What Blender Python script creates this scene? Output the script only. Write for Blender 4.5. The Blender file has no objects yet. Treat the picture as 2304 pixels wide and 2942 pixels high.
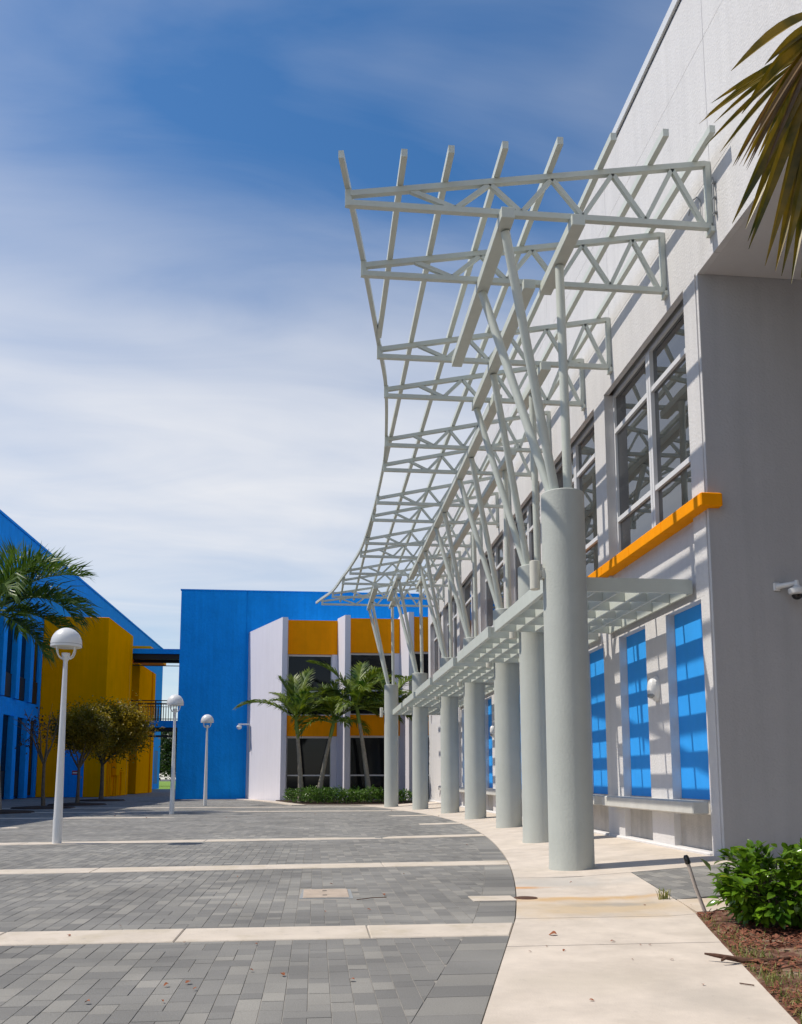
import bpy, math, random
from mathutils import Vector, Matrix
R = math.radians
rng = random.Random(7)
scene = bpy.context.scene
col = scene.collection

# ------------------------------------------------------------------ camera
F_PX, PPY, YAW, PITCH, ROLL = 2463.1, 1923.75, 0.09931, 0.125756, -0.001395
cam_data = bpy.data.cameras.new('camera')
cam = bpy.data.objects.new('camera', cam_data)
col.objects.link(cam)
cam_data.sensor_fit = 'HORIZONTAL'
cam_data.sensor_width = 36.0
cam_data.lens = 36.0 * F_PX / 2304.0
cam_data.shift_y = (PPY - 1471.0) / 2304.0
cam_data.clip_end = 3000.0
fw = Vector((math.sin(YAW) * math.cos(PITCH), math.cos(YAW) * math.cos(PITCH), math.sin(PITCH)))
rt = Vector((math.cos(YAW), -math.sin(YAW), 0.0))
up = rt.cross(fw)
rt2 = rt * math.cos(ROLL) + up * math.sin(ROLL)
up2 = -rt * math.sin(ROLL) + up * math.cos(ROLL)
cam.matrix_world = Matrix(((rt2.x, up2.x, -fw.x, 0), (rt2.y, up2.y, -fw.y, 0), (rt2.z, up2.z, -fw.z, 1.0), (0, 0, 0, 1)))
scene.camera = cam

def ray(x, y):
    return rt2 * ((x - 1152) / F_PX) + up2 * (-(y - PPY) / F_PX) + fw

def at_y(x, y, Y):                     # photo pixel -> point at distance Y
    d = ray(x, y)
    return Vector((0, 0, 1)) + d * (Y / d.y)

# ------------------------------------------------------------------ light
SUN_EL, SUN_AZ = R(57.5), R(7)        # from the left, a little ahead
to_sun = Vector((-math.cos(SUN_AZ) * math.cos(SUN_EL), math.sin(SUN_AZ) * math.cos(SUN_EL), math.sin(SUN_EL)))
sun_data = bpy.data.lights.new('sun', 'SUN')
sun_data.energy = 3.9
sun_data.angle = R(0.5)
sun_data.color = (1.0, 0.93, 0.82)
sun = bpy.data.objects.new('sun', sun_data)
col.objects.link(sun)
sun.rotation_euler = to_sun.to_track_quat('Z', 'Y').to_euler()
sun.location = to_sun * 60

world = bpy.data.worlds.new('World')
scene.world = world
world.use_nodes = True
wn, wl = world.node_tree.nodes, world.node_tree.links
wn.clear()
def wnode(t, **kw):
    n = wn.new(t)
    for k, v in kw.items():
        setattr(n, k, v)
    return n
def wmath(op, a, b=None, c=None, clamp=False):
    n = wn.new('ShaderNodeMath'); n.operation = op; n.use_clamp = clamp
    for i, v in enumerate((a, b, c)):
        if v is None:
            continue
        if isinstance(v, (int, float)):
            n.inputs[i].default_value = v
        else:
            wl.new(v, n.inputs[i])
    return n.outputs[0]
sky = wnode('ShaderNodeTexSky', sky_type='NISHITA', sun_disc=False)
sky.sun_elevation = SUN_EL
sky.sun_rotation = math.atan2(to_sun.x, to_sun.y)
sky.air_density = 1.0
sky.dust_density = 0.4
sky.ozone_density = 2.0
tc = wnode('ShaderNodeTexCoord')
sep = wnode('ShaderNodeSeparateXYZ')
wl.new(tc.outputs['Generated'], sep.inputs[0])
zc = wmath('MAXIMUM', sep.outputs['Z'], 0.0)
den = wmath('ADD', zc, 0.12)
cxy = wnode('ShaderNodeCombineXYZ')
wl.new(wmath('DIVIDE', sep.outputs['X'], den), cxy.inputs[0])
wl.new(wmath('DIVIDE', sep.outputs['Y'], den), cxy.inputs[1])
def cloud_noise(scale, sx, sy, rot, detail, dist, off):
    mp = wnode('ShaderNodeMapping')
    mp.inputs['Scale'].default_value = (sx, sy, 1)
    mp.inputs['Rotation'].default_value = (0, 0, R(rot))
    mp.inputs['Location'].default_value = off
    wl.new(cxy.outputs[0], mp.inputs[0])
    nz = wnode('ShaderNodeTexNoise')
    nz.inputs['Scale'].default_value = scale
    nz.inputs['Detail'].default_value = detail
    nz.inputs['Roughness'].default_value = 0.55
    nz.inputs['Distortion'].default_value = dist
    wl.new(mp.outputs[0], nz.inputs['Vector'])
    return nz.outputs['Fac']
n1 = cloud_noise(1.0, 0.75, 1.15, 20, 4.0, 0.6, (2.4, 6.2, 0))
n2 = cloud_noise(2.2, 0.6, 1.5, -12, 6.0, 0.8, (0.4, 5.2, 0))
nn = wmath('ADD', wmath('MULTIPLY', wmath('SUBTRACT', 1.0, n1), 0.6), wmath('MULTIPLY', n2, 0.4))
bias = wnode('ShaderNodeValToRGB')
bias.color_ramp.interpolation = 'EASE'
els = bias.color_ramp.elements
els[0].position = 0.0; els[0].color = (0.60,) * 3 + (1,)
els[1].position = 1.0; els[1].color = (0.10,) * 3 + (1,)
for p, v in ((0.13, 0.46), (0.21, 0.62), (0.29, 0.85), (0.38, 0.78), (0.45, 0.46), (0.52, 0.22), (0.60, 0.10), (0.72, 0.06)):
    e = els.new(p); e.color = (v, v, v, 1)
wl.new(zc, bias.inputs[0])
dens = wmath('ADD', wmath('MULTIPLY', wmath('SUBTRACT', nn, 0.5), 1.25), bias.outputs[0], clamp=True)
bg_sky = wnode('ShaderNodeBackground')
bg_sky.inputs['Strength'].default_value = 0.12
hs = wnode('ShaderNodeHueSaturation')
hs.inputs['Saturation'].default_value = 1.30
wl.new(sky.outputs[0], hs.inputs['Color'])
wl.new(hs.outputs[0], bg_sky.inputs[0])
bg_cl = wnode('ShaderNodeBackground')
bg_cl.inputs['Color'].default_value = (0.88, 0.885, 0.91, 1)
bg_cl.inputs['Strength'].default_value = 0.93
mixw = wnode('ShaderNodeMixShader')
wl.new(wmath('MULTIPLY', dens, 0.93), mixw.inputs[0])
wl.new(bg_sky.outputs[0], mixw.inputs[1])
wl.new(bg_cl.outputs[0], mixw.inputs[2])
wout = wnode('ShaderNodeOutputWorld')
wl.new(mixw.outputs[0], wout.inputs[0])

scene.view_settings.view_transform = 'Standard'
scene.view_settings.look = 'None'
scene.view_settings.exposure = 0.1
scene.view_settings.gamma = 1.0
scene.view_settings.use_curve_mapping = False

# ------------------------------------------------------------------ materials
def material(name):
    m = bpy.data.materials.new(name)
    m.use_nodes = True
    return m, m.node_tree.nodes, m.node_tree.links, m.node_tree.nodes['Principled BSDF']

def paint(name, base, rough=0.6, var=0.06, nscale=1.2, bump=0.0, bscale=60.0, streak=0.0, spec=0.3, bdist=0.01, wave=0.0):
    """painted or mineral surface: mottled tone, optional vertical weather streaks and fine relief"""
    m, n, l, b = material(name)
    tc = n.new('ShaderNodeTexCoord')
    geo = n.new('ShaderNodeNewGeometry')
    nz = n.new('ShaderNodeTexNoise')
    nz.inputs['Scale'].default_value = nscale
    nz.inputs['Detail'].default_value = 6
    nz.inputs['Roughness'].default_value = 0.65
    l.new(geo.outputs['Position'], nz.inputs['Vector'])
    mr = n.new('ShaderNodeMapRange')
    mr.inputs['From Min'].default_value = 0.3
    mr.inputs['From Max'].default_value = 0.7
    mr.inputs['To Min'].default_value = 1 - var
    mr.inputs['To Max'].default_value = 1 + var
    l.new(nz.outputs['Fac'], mr.inputs['Value'])
    fac = mr.outputs[0]
    if streak:
        mp = n.new('ShaderNodeMapping')
        mp.inputs['Scale'].default_value = (7, 7, 0.35)
        l.new(geo.outputs['Position'], mp.inputs[0])
        ns = n.new('ShaderNodeTexNoise')
        ns.inputs['Scale'].default_value = 1.0
        ns.inputs['Detail'].default_value = 5
        l.new(mp.outputs[0], ns.inputs['Vector'])
        ms = n.new('ShaderNodeMapRange')
        ms.inputs['From Min'].default_value = 0.35
        ms.inputs['From Max'].default_value = 0.7
        ms.inputs['To Min'].default_value = 1 + streak * .4
        ms.inputs['To Max'].default_value = 1 - streak
        l.new(ns.outputs['Fac'], ms.inputs['Value'])
        mm = n.new('ShaderNodeMath'); mm.operation = 'MULTIPLY'
        l.new(fac, mm.inputs[0]); l.new(ms.outputs[0], mm.inputs[1])
        fac = mm.outputs[0]
    vm = n.new('ShaderNodeVectorMath'); vm.operation = 'SCALE'
    vm.inputs[0].default_value = base
    l.new(fac, vm.inputs['Scale'])
    l.new(vm.outputs[0], b.inputs['Base Color'])
    b.inputs['Roughness'].default_value = rough
    b.inputs['Specular IOR Level'].default_value = spec
    if bump:
        nb = n.new('ShaderNodeTexNoise')
        nb.inputs['Scale'].default_value = bscale
        nb.inputs['Detail'].default_value = 4
        l.new(geo.outputs['Position'], nb.inputs['Vector'])
        bp = n.new('ShaderNodeBump')
        bp.inputs['Strength'].default_value = bump
        bp.inputs['Distance'].default_value = bdist
        l.new(nb.outputs['Fac'], bp.inputs['Height'])
        l.new(bp.outputs[0], b.inputs['Normal'])
    return m

M = {}
M['stucco'] = paint('stucco_white', (0.66, 0.645, 0.64), 0.85, 0.035, 0.9, 0.55, 38, 0.05, bdist=0.012)
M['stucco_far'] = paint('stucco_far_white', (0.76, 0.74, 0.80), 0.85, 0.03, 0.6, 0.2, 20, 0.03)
M['column'] = paint('column_paint', (0.475, 0.495, 0.455), 0.75, 0.04, 2.5, 0.45, 45, 0.04, bdist=0.008)
M['steel'] = paint('steel_paint', (0.58, 0.61, 0.55), 0.42, 0.05, 5.0, 0.0, spec=0.4)
M['trellis'] = paint('trellis_paint', (0.56, 0.59, 0.53), 0.5, 0.05, 4.0)
M['yellow'] = paint('yellow_paint', (0.97, 0.335, 0.0), 0.8, 0.07, 1.5, 0.3, 40, 0.05, spec=0.12, bdist=0.006)
M['yellow_tower'] = paint('ochre_paint', (0.92, 0.35, 0.0), 1.0, 0.07, 0.8, 0.3, 14, 0.06, spec=0.0)
M['blue'] = paint('blue_paint', (0.008, 0.31, 0.88), 0.85, 0.08, 1.4, 0.7, 9, 0.08, spec=0.12, bdist=0.03)
M['blue_panel'] = paint('blue_panel_paint', (0.035, 0.36, 0.92), 0.55, 0.04, 3, 0.1, 60, 0.02)
M['concrete'] = paint('pale_concrete', (0.58, 0.51, 0.43), 0.9, 0.10, 2.2, 0.35, 90, bdist=0.004)
def add_stain(m, colr, amount, sc, lo, hi, seed):
    n, l = m.node_tree.nodes, m.node_tree.links; b = n['Principled BSDF']
    src = b.inputs['Base Color'].links[0].from_socket
    geo = n.new('ShaderNodeNewGeometry'); mp = n.new('ShaderNodeMapping'); mp.inputs['Location'].default_value = (seed, seed * .7, 0)
    l.new(geo.outputs['Position'], mp.inputs[0])
    nz = n.new('ShaderNodeTexNoise'); nz.inputs['Scale'].default_value = sc; nz.inputs['Detail'].default_value = 7; nz.inputs['Roughness'].default_value = .7
    l.new(mp.outputs[0], nz.inputs['Vector'])
    mr = n.new('ShaderNodeMapRange'); mr.inputs['From Min'].default_value = lo; mr.inputs['From Max'].default_value = hi; mr.inputs['To Max'].default_value = amount
    l.new(nz.outputs['Fac'], mr.inputs['Value'])
    mx = n.new('ShaderNodeMix'); mx.data_type = 'RGBA'; mx.inputs[7].default_value = (*colr, 1)
    l.new(mr.outputs[0], mx.inputs[0]); l.new(src, mx.inputs[6]); l.new(mx.outputs[2], b.inputs['Base Color'])
add_stain(M['concrete'], (0.42, 0.36, 0.25), 0.7, 2.2, 0.50, 0.72, 3.0)
add_stain(M['concrete'], (0.30, 0.28, 0.25), 0.6, 9.0, 0.58, 0.75, 8.0)
M['concrete_bench'] = paint('bench_concrete', (0.58, 0.57, 0.53), 0.85, 0.07, 5, 0.4, 70, bdist=0.004)
M['white_metal'] = paint('white_metal', (0.74, 0.74, 0.73), 0.3, 0.03, 8, spec=0.5)
M['cover'] = paint('cover_tan', (0.44, 0.36, 0.29), 0.9, 0.15, 9, 0.3, 90)
M['frame'] = paint('window_frame_white', (0.70, 0.70, 0.71), 0.45, 0.03, 5)
M['cream'] = paint('cream_metal', (0.66, 0.64, 0.55), 0.45, 0.04, 6)
M['dark_metal'] = paint('dark_metal', (0.018, 0.017, 0.017), 0.5, 0.1, 6)
M['grey_metal'] = paint('grey_metal', (0.30, 0.31, 0.31), 0.45, 0.06, 6)
M['black_plastic'] = paint('black_plastic', (0.01, 0.01, 0.012), 0.12, 0.05, 6, spec=0.5)
M['red_sign'] = paint('sign_red', (0.45, 0.05, 0.04), 0.5, 0.05, 6)
M['pvc'] = paint('riser_pipe', (0.46, 0.40, 0.35), 0.6, 0.15, 18)
M['bark'] = paint('bark', (0.13, 0.105, 0.08), 0.9, 0.3, 9, 0.8, 40, bdist=0.02)
M['palm_bark'] = paint('palm_bark', (0.27, 0.245, 0.20), 0.9, 0.25, 8, 0.6, 30, bdist=0.02)
M['crownshaft'] = paint('palm_crownshaft', (0.16, 0.24, 0.05), 0.5, 0.15, 6)
M['twig'] = paint('dead_wood', (0.10, 0.05, 0.032), 0.9, 0.3, 30)
M['dry_leaf'] = paint('dry_leaf_brown', (0.26, 0.085, 0.035), 0.8, 0.4, 40)
M['pit'] = paint('mulch_dark', (0.05, 0.032, 0.024), 0.95, 0.3, 8, 0.6, 30, bdist=0.03)
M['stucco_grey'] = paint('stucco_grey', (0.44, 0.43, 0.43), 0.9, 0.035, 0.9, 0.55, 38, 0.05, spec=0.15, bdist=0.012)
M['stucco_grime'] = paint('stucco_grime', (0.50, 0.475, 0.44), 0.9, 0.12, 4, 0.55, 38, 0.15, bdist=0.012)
M['soffit'] = paint('soffit_paint', (0.62, 0.60, 0.59), 0.85, 0.03, 1.5, 0.3, 40)

def glass(name, base, rough=0.02, ior=1.7):
    m, n, l, b = material(name)
    geo = n.new('ShaderNodeNewGeometry')
    nz = n.new('ShaderNodeTexNoise'); nz.inputs['Scale'].default_value = 0.8
    l.new(geo.outputs['Position'], nz.inputs['Vector'])
    bp = n.new('ShaderNodeBump'); bp.inputs['Strength'].default_value = 0.04; bp.inputs['Distance'].default_value = 0.05
    l.new(nz.outputs['Fac'], bp.inputs['Height']); l.new(bp.outputs[0], b.inputs['Normal'])
    b.inputs['Base Color'].default_value = (*base, 1)
    b.inputs['Roughness'].default_value = rough
    b.inputs['IOR'].default_value = ior
    b.inputs['Specular IOR Level'].default_value = 0.5
    return m
M['glass'] = glass('window_glass', (0.022, 0.024, 0.026), 0.015, 2.6)
M['glass_far'] = glass('window_glass_far', (0.008, 0.009, 0.011), 0.05, 1.35)

def leaf_mat(name, c1, c2, scale=9.0, trans=0.35, rough=0.45, use_tone=False):
    m, n, l, b = material(name)
    geo = n.new('ShaderNodeNewGeometry')
    oi = n.new('ShaderNodeObjectInfo')
    nz = n.new('ShaderNodeTexNoise'); nz.inputs['Scale'].default_value = scale; nz.inputs['Detail'].default_value = 3
    l.new(geo.outputs['Position'], nz.inputs['Vector'])
    ad = n.new('ShaderNodeMath'); ad.operation = 'MULTIPLY_ADD'
    l.new(oi.outputs['Random'], ad.inputs[0]); ad.inputs[1].default_value = 0.35
    mr = n.new('ShaderNodeMapRange')
    mr.inputs['From Min'].default_value = 0.35; mr.inputs['From Max'].default_value = 0.68
    l.new(nz.outputs['Fac'], mr.inputs['Value'])
    l.new(mr.outputs[0], ad.inputs[2])
    mx = n.new('ShaderNodeMix'); mx.data_type = 'RGBA'
    l.new(ad.outputs[0], mx.inputs[0])
    mx.inputs[6].default_value = (*c1, 1); mx.inputs[7].default_value = (*c2, 1)
    l.new(mx.outputs[2], b.inputs['Base Color'])
    b.inputs['Roughness'].default_value = rough
    b.inputs['Specular IOR Level'].default_value = 0.45
    tr = n.new('ShaderNodeBsdfTranslucent')
    l.new(mx.outputs[2], tr.inputs['Color'])
    ms = n.new('ShaderNodeMixShader'); ms.inputs[0].default_value = trans
    out = n['Material Output']
    l.new(b.outputs[0], ms.inputs[1]); l.new(tr.outputs[0], ms.inputs[2])
    l.new(ms.outputs[0], out.inputs['Surface'])
    return m
M['palm_leaf'] = leaf_mat('palm_leaf', (0.020, 0.075, 0.006), (0.19, 0.25, 0.016), 2.6)
M['palm_leaf_dark'] = leaf_mat('palm_leaf_dark', (0.015, 0.06, 0.008), (0.11, 0.19, 0.018), 2.0)
M['palm_dead'] = leaf_mat('palm_leaf_dead', (0.10, 0.06, 0.02), (0.22, 0.12, 0.03), 3.0)
M['hedge_leaf'] = leaf_mat('hedge_leaf', (0.025, 0.085, 0.012), (0.13, 0.24, 0.03), 6.0, 0.25, 0.35)
M['tree_leaf'] = leaf_mat('tree_leaf_olive', (0.07, 0.075, 0.004), (0.42, 0.29, 0.010), 1.3, 0.45)
M['tree_leaf_brown'] = leaf_mat('tree_leaf_brown', (0.02, 0.016, 0.01), (0.07, 0.05, 0.03), 3)
M['shrub_leaf'] = leaf_mat('shrub_leaf', (0.016, 0.06, 0.007), (0.17, 0.31, 0.018), 7.0, 0.3, 0.16)
M['shrub_young'] = leaf_mat('shrub_leaf_young', (0.11, 0.19, 0.015), (0.25, 0.30, 0.02), 7.0, 0.4, 0.3)
M['fan_leaf'] = leaf_mat('fan_leaf', (0.045, 0.06, 0.006), (0.30, 0.19, 0.012), 5.0, 0.3, 0.4)
M['far_leaf'] = leaf_mat('far_tree_leaf', (0.012, 0.03, 0.008), (0.05, 0.09, 0.02), 0.8)
M['grass_blade'] = leaf_mat('grass_blade', (0.10, 0.17, 0.02), (0.34, 0.32, 0.10), 12.0)
M['ground'] = paint('asphalt', (0.10, 0.10, 0.10), 0.95, 0.15, 0.5, 0.5, 60, bdist=0.01)
M['lawn'] = paint('lawn', (0.16, 0.27, 0.035), 0.95, 0.25, 0.3, 0.6, 25, bdist=0.05)

def mulch_mat():
    m, n, l, b = material('red_mulch_soil')
    geo = n.new('ShaderNodeNewGeometry')
    nz = n.new('ShaderNodeTexNoise'); nz.inputs['Scale'].default_value = 5; nz.inputs['Detail'].default_value = 10; nz.inputs['Roughness'].default_value = 0.75
    l.new(geo.outputs['Position'], nz.inputs['Vector'])
    cr = n.new('ShaderNodeValToRGB')
    e = cr.color_ramp.elements
    e[0].position = 0.3; e[0].color = (0.03, 0.014, 0.009, 1)
    e[1].position = 0.66; e[1].color = (0.36, 0.27, 0.18, 1)
    x = e.new(0.48); x.color = (0.13, 0.05, 0.03, 1)
    l.new(nz.outputs['Fac'], cr.inputs[0]); l.new(cr.outputs[0], b.inputs['Base Color'])
    b.inputs['Roughness'].default_value = 0.95
    bp = n.new('ShaderNodeBump'); bp.inputs['Strength'].default_value = 0.8; bp.inputs['Distance'].default_value = 0.02
    l.new(nz.outputs['Fac'], bp.inputs['Height']); l.new(bp.outputs[0], b.inputs['Normal'])
    return m
M['mulch'] = mulch_mat()
M['chip'] = leaf_mat('mulch_chip', (0.045, 0.018, 0.012), (0.27, 0.10, 0.055), 60.0, 0.0, 0.95)

def paver_mat(name, mode):
    """grey concrete pavers; tone per piece from the piece itself, plus grain and soft stains"""
    m, n, l, b = material(name)
    geo = n.new('ShaderNodeNewGeometry')
    if mode == 'object':
        oi = n.new('ShaderNodeObjectInfo'); src = oi.outputs['Random']
    elif mode == 'attr':
        at = n.new('ShaderNodeAttribute'); at.attribute_name = 'tone'; src = at.outputs['Fac']
    else:
        bt = n.new('ShaderNodeTexBrick')
        mp = n.new('ShaderNodeMapping'); mp.inputs['Rotation'].default_value = (0, 0, R(90))
        l.new(geo.outputs['Position'], mp.inputs[0]); l.new(mp.outputs[0], bt.inputs['Vector'])
        bt.inputs['Scale'].default_value = 1.0
        bt.inputs['Brick Width'].default_value = 0.2
        bt.inputs['Row Height'].default_value = 0.102
        bt.inputs['Mortar Size'].default_value = 0.002
        bt.inputs['Color1'].default_value = (0, 0, 0, 1); bt.inputs['Color2'].default_value = (1, 1, 1, 1)
        bt.inputs['Mortar'].default_value = (0.0, 0.0, 0.0, 1)
        src = bt.outputs['Color']
    cr = n.new('ShaderNodeValToRGB')
    e = cr.color_ramp.elements
    e[0].position = 0.0; e[0].color = (0.170, 0.166, 0.157, 1)
    e[1].position = 1.0; e[1].color = (0.275, 0.263, 0.238, 1)
    x = e.new(0.30); x.color = (0.198, 0.193, 0.182, 1)
    x = e.new(0.70); x.color = (0.222, 0.215, 0.199, 1)
    l.new(src, cr.inputs[0])
    nz = n.new('ShaderNodeTexNoise'); nz.inputs['Scale'].default_value = 0.9; nz.inputs['Detail'].default_value = 5
    l.new(geo.outputs['Position'], nz.inputs['Vector'])
    n2 = n.new('ShaderNodeTexNoise'); n2.inputs['Scale'].default_value = 180; n2.inputs['Detail'].default_value = 3
    l.new(geo.outputs['Position'], n2.inputs['Vector'])
    m1 = n.new('ShaderNodeMapRange'); m1.inputs['To Min'].default_value = 0.80; m1.inputs['To Max'].default_value = 1.2
    m1.inputs['From Min'].default_value = 0.3; m1.inputs['From Max'].default_value = 0.7
    l.new(nz.outputs['Fac'], m1.inputs['Value'])
    m2 = n.new('ShaderNodeMapRange'); m2.inputs['To Min'].default_value = 0.82; m2.inputs['To Max'].default_value = 1.18
    m2.inputs['From Min'].default_value = 0.3; m2.inputs['From Max'].default_value = 0.7
    l.new(n2.outputs['Fac'], m2.inputs['Value'])
    mm = n.new('ShaderNodeMath'); mm.operation = 'MULTIPLY'
    l.new(m1.outputs[0], mm.inputs[0]); l.new(m2.outputs[0], mm.inputs[1])
    vm = n.new('ShaderNodeVectorMath'); vm.operation = 'SCALE'
    l.new(cr.outputs[0], vm.inputs[0]); l.new(mm.outputs[0], vm.inputs['Scale'])
    l.new(vm.outputs[0], b.inputs['Base Color'])
    b.inputs['Roughness'].default_value = 0.85
    b.inputs['Specular IOR Level'].default_value = 0.3
    bp = n.new('ShaderNodeBump'); bp.inputs['Strength'].default_value = 0.4; bp.inputs['Distance'].default_value = 0.002
    l.new(n2.outputs['Fac'], bp.inputs['Height']); l.new(bp.outputs[0], b.inputs['Normal'])
    return m
M['paver'] = paver_mat('grey_paver', 'object')
M['paver_field'] = paver_mat('grey_paver_field', 'attr')
M['paver_sheet'] = paver_mat('grey_paver_sheet', 'brick')
M['sand'] = paint('joint_sand', (0.30, 0.28, 0.25), 0.95, 0.2, 5, 0.3, 200, bdist=0.003)

def walk_mat():
    """pale concrete with orange rust stains and grey dirt patches of their own shape"""
    m = paint('walk_concrete', (0.60, 0.525, 0.445), 0.9, 0.13, 2.6, 0.35, 110, bdist=0.004)
    n, l = m.node_tree.nodes, m.node_tree.links
    b = n['Principled BSDF']
    src = b.inputs['Base Color'].links[0].from_socket
    geo = n.new('ShaderNodeNewGeometry')
    def blot(cx, cy, sx, sy, colr, amount, nscale):
        nonlocal src
        mp = n.new('ShaderNodeMapping'); mp.vector_type = 'TEXTURE'
        mp.inputs['Location'].default_value = (cx, cy, 0); mp.inputs['Scale'].default_value = (sx, sy, 1)
        l.new(geo.outputs['Position'], mp.inputs[0])
        sp = n.new('ShaderNodeSeparateXYZ'); l.new(mp.outputs[0], sp.inputs[0])
        cb = n.new('ShaderNodeCombineXYZ'); l.new(sp.outputs[0], cb.inputs[0]); l.new(sp.outputs[1], cb.inputs[1])
        ln = n.new('ShaderNodeVectorMath'); ln.operation = 'LENGTH'; l.new(cb.outputs[0], ln.inputs[0])
        nz = n.new('ShaderNodeTexNoise'); nz.inputs['Scale'].default_value = nscale; nz.inputs['Detail'].default_value = 6
        l.new(geo.outputs['Position'], nz.inputs['Vector'])
        a = n.new('ShaderNodeMath'); a.operation = 'MULTIPLY_ADD'; l.new(nz.outputs['Fac'], a.inputs[0]); a.inputs[1].default_value = 1.5; l.new(ln.outputs['Value'], a.inputs[2])
        mr = n.new('ShaderNodeMapRange'); mr.inputs['From Min'].default_value = 1.85; mr.inputs['From Max'].default_value = 1.05
        mr.inputs['To Min'].default_value = 0; mr.inputs['To Max'].default_value = amount
        l.new(a.outputs[0], mr.inputs['Value'])
        mx = n.new('ShaderNodeMix'); mx.data_type = 'RGBA'; mx.inputs[7].default_value = (*colr, 1)
        l.new(mr.outputs[0], mx.inputs[0]); l.new(src, mx.inputs[6]); src = mx.outputs[2]
    blot(2.15, 7.10, 1.0, 0.16, (0.55, 0.33, 0.12), 0.75, 5)
    blot(1.90, 7.85, 0.28, 0.10, (0.60, 0.26, 0.05), 0.85, 6)
    blot(2.2, 6.6, 1.2, 0.5, (0.52, 0.39, 0.23), 0.7, 4)
    blot(2.3, 8.2, 0.9, 0.5, (0.40, 0.40, 0.38), 0.5, 3)
    blot(2.35, 6.75, 0.5, 0.12, (0.30, 0.29, 0.27), 0.6, 6)
    blot(1.3, 4.3, 0.6, 0.3, (0.50, 0.44, 0.36), 0.5, 4)
    blot(1.8, 3.9, 0.3, 0.4, (0.40, 0.36, 0.31), 0.5, 5)
    l.new(src, b.inputs['Base Color'])
    return m
M['walk'] = walk_mat()
add_stain(M['walk'], (0.46, 0.40, 0.33), 0.6, 1.7, 0.50, 0.72, 5.0)
add_stain(M['walk'], (0.34, 0.31, 0.27), 0.5, 14.0, 0.60, 0.76, 1.0)
add_stain(M['stucco'], (0.52, 0.51, 0.50), 0.35, 6.0, 0.55, 0.75, 2.0)

# ------------------------------------------------------------------ mesh helpers
class MB:
    def __init__(self):
        self.v = []; self.f = []; self.tone = []
    def add(self, vs, fs, tone=None):
        o = len(self.v)
        self.v += [tuple(p) for p in vs]
        self.f += [tuple(i + o for i in f) for f in fs]
        if tone is not None:
            self.tone += [tone] * len(fs)
        return self
    def box(self, x0, x1, y0, y1, z0, z1):
        vs = [(x, y, z) for z in (z0, z1) for y in (y0, y1) for x in (x0, x1)]
        return self.add(vs, [(0, 2, 3, 1), (4, 5, 7, 6), (0, 1, 5, 4), (2, 6, 7, 3), (0, 4, 6, 2), (1, 3, 7, 5)])
    def bbox(self, x0, x1, y0, y1, z0, z1, b=0.01):
        """box with chamfered edges"""
        def ring(z, i):
            return [(x0 + b + i, y0 + i, z), (x1 - b - i, y0 + i, z), (x1 - i, y0 + b + i, z), (x1 - i, y1 - b - i, z),
                    (x1 - b - i, y1 - i, z), (x0 + b + i, y1 - i, z), (x0 + i, y1 - b - i, z), (x0 + i, y0 + b + i, z)]
        return self.rings([ring(z0, b), ring(z0 + b, 0), ring(z1 - b, 0), ring(z1, b)])
    def rings(self, rs, caps=True):
        n = len(rs[0]); vs = [p for r in rs for p in r]; fs = []
        for k in range(len(rs) - 1):
            for i in range(n):
                j = (i + 1) % n
                fs.append((k * n + i, k * n + j, (k + 1) * n + j, (k + 1) * n + i))
        if caps:
            fs.append(tuple(range(n - 1, -1, -1)))
            fs.append(tuple(range((len(rs) - 1) * n, len(rs) * n)))
        return self.add(vs, fs)
    def lathe(self, cx, cy, prof, n=24, caps=True):
        rs = [[(cx + r * math.cos(2 * math.pi * i / n), cy + r * math.sin(2 * math.pi * i / n), z) for i in range(n)] for r, z in prof]
        return self.rings(rs, caps)
    def bar(self, a, b, w, h, upv=(0, 0, 1)):
        """rectangular bar from a to b, w across, h along upv"""
        a, b = Vector(a), Vector(b); d = (b - a).normalized()
        s = d.cross(Vector(upv))
        if s.length < 1e-4: s = d.cross(Vector((0, 1, 0)))
        s.normalize(); u = s.cross(d).normalized()
        s *= w / 2; u *= h / 2
        return self.rings([[p - s - u, p + s - u, p + s + u, p - s + u] for p in (a, b)])
    def tube(self, pts, rad, n=8, caps=True):
        pts = [Vector(p) for p in pts]
        if not isinstance(rad, (list, tuple)): rad = [rad] * len(pts)
        rs = []; prev = None
        for i, p in enumerate(pts):
            d = (pts[min(i + 1, len(pts) - 1)] - pts[max(i - 1, 0)]).normalized()
            if prev is None:
                s = d.cross(Vector((0, 0, 1)))
                if s.length < 1e-3: s = d.cross(Vector((0, 1, 0)))
            else:
                s = prev - d * prev.dot(d)
            s.normalize(); prev = s; u = d.cross(s)
            rs.append([p + (s * math.cos(2 * math.pi * k / n) + u * math.sin(2 * math.pi * k / n)) * rad[i] for k in range(n)])
        return self.rings(rs, caps)
    def prism(self, poly, z0, z1):
        """poly: list of (x, y) counter-clockwise"""
        return self.rings([[(x, y, z0) for x, y in poly], [(x, y, z1) for x, y in poly]])

def world_loc(o):
    v = Vector((0, 0, 0))
    while o is not None:
        v += o.location; o = o.parent
    return v

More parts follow.
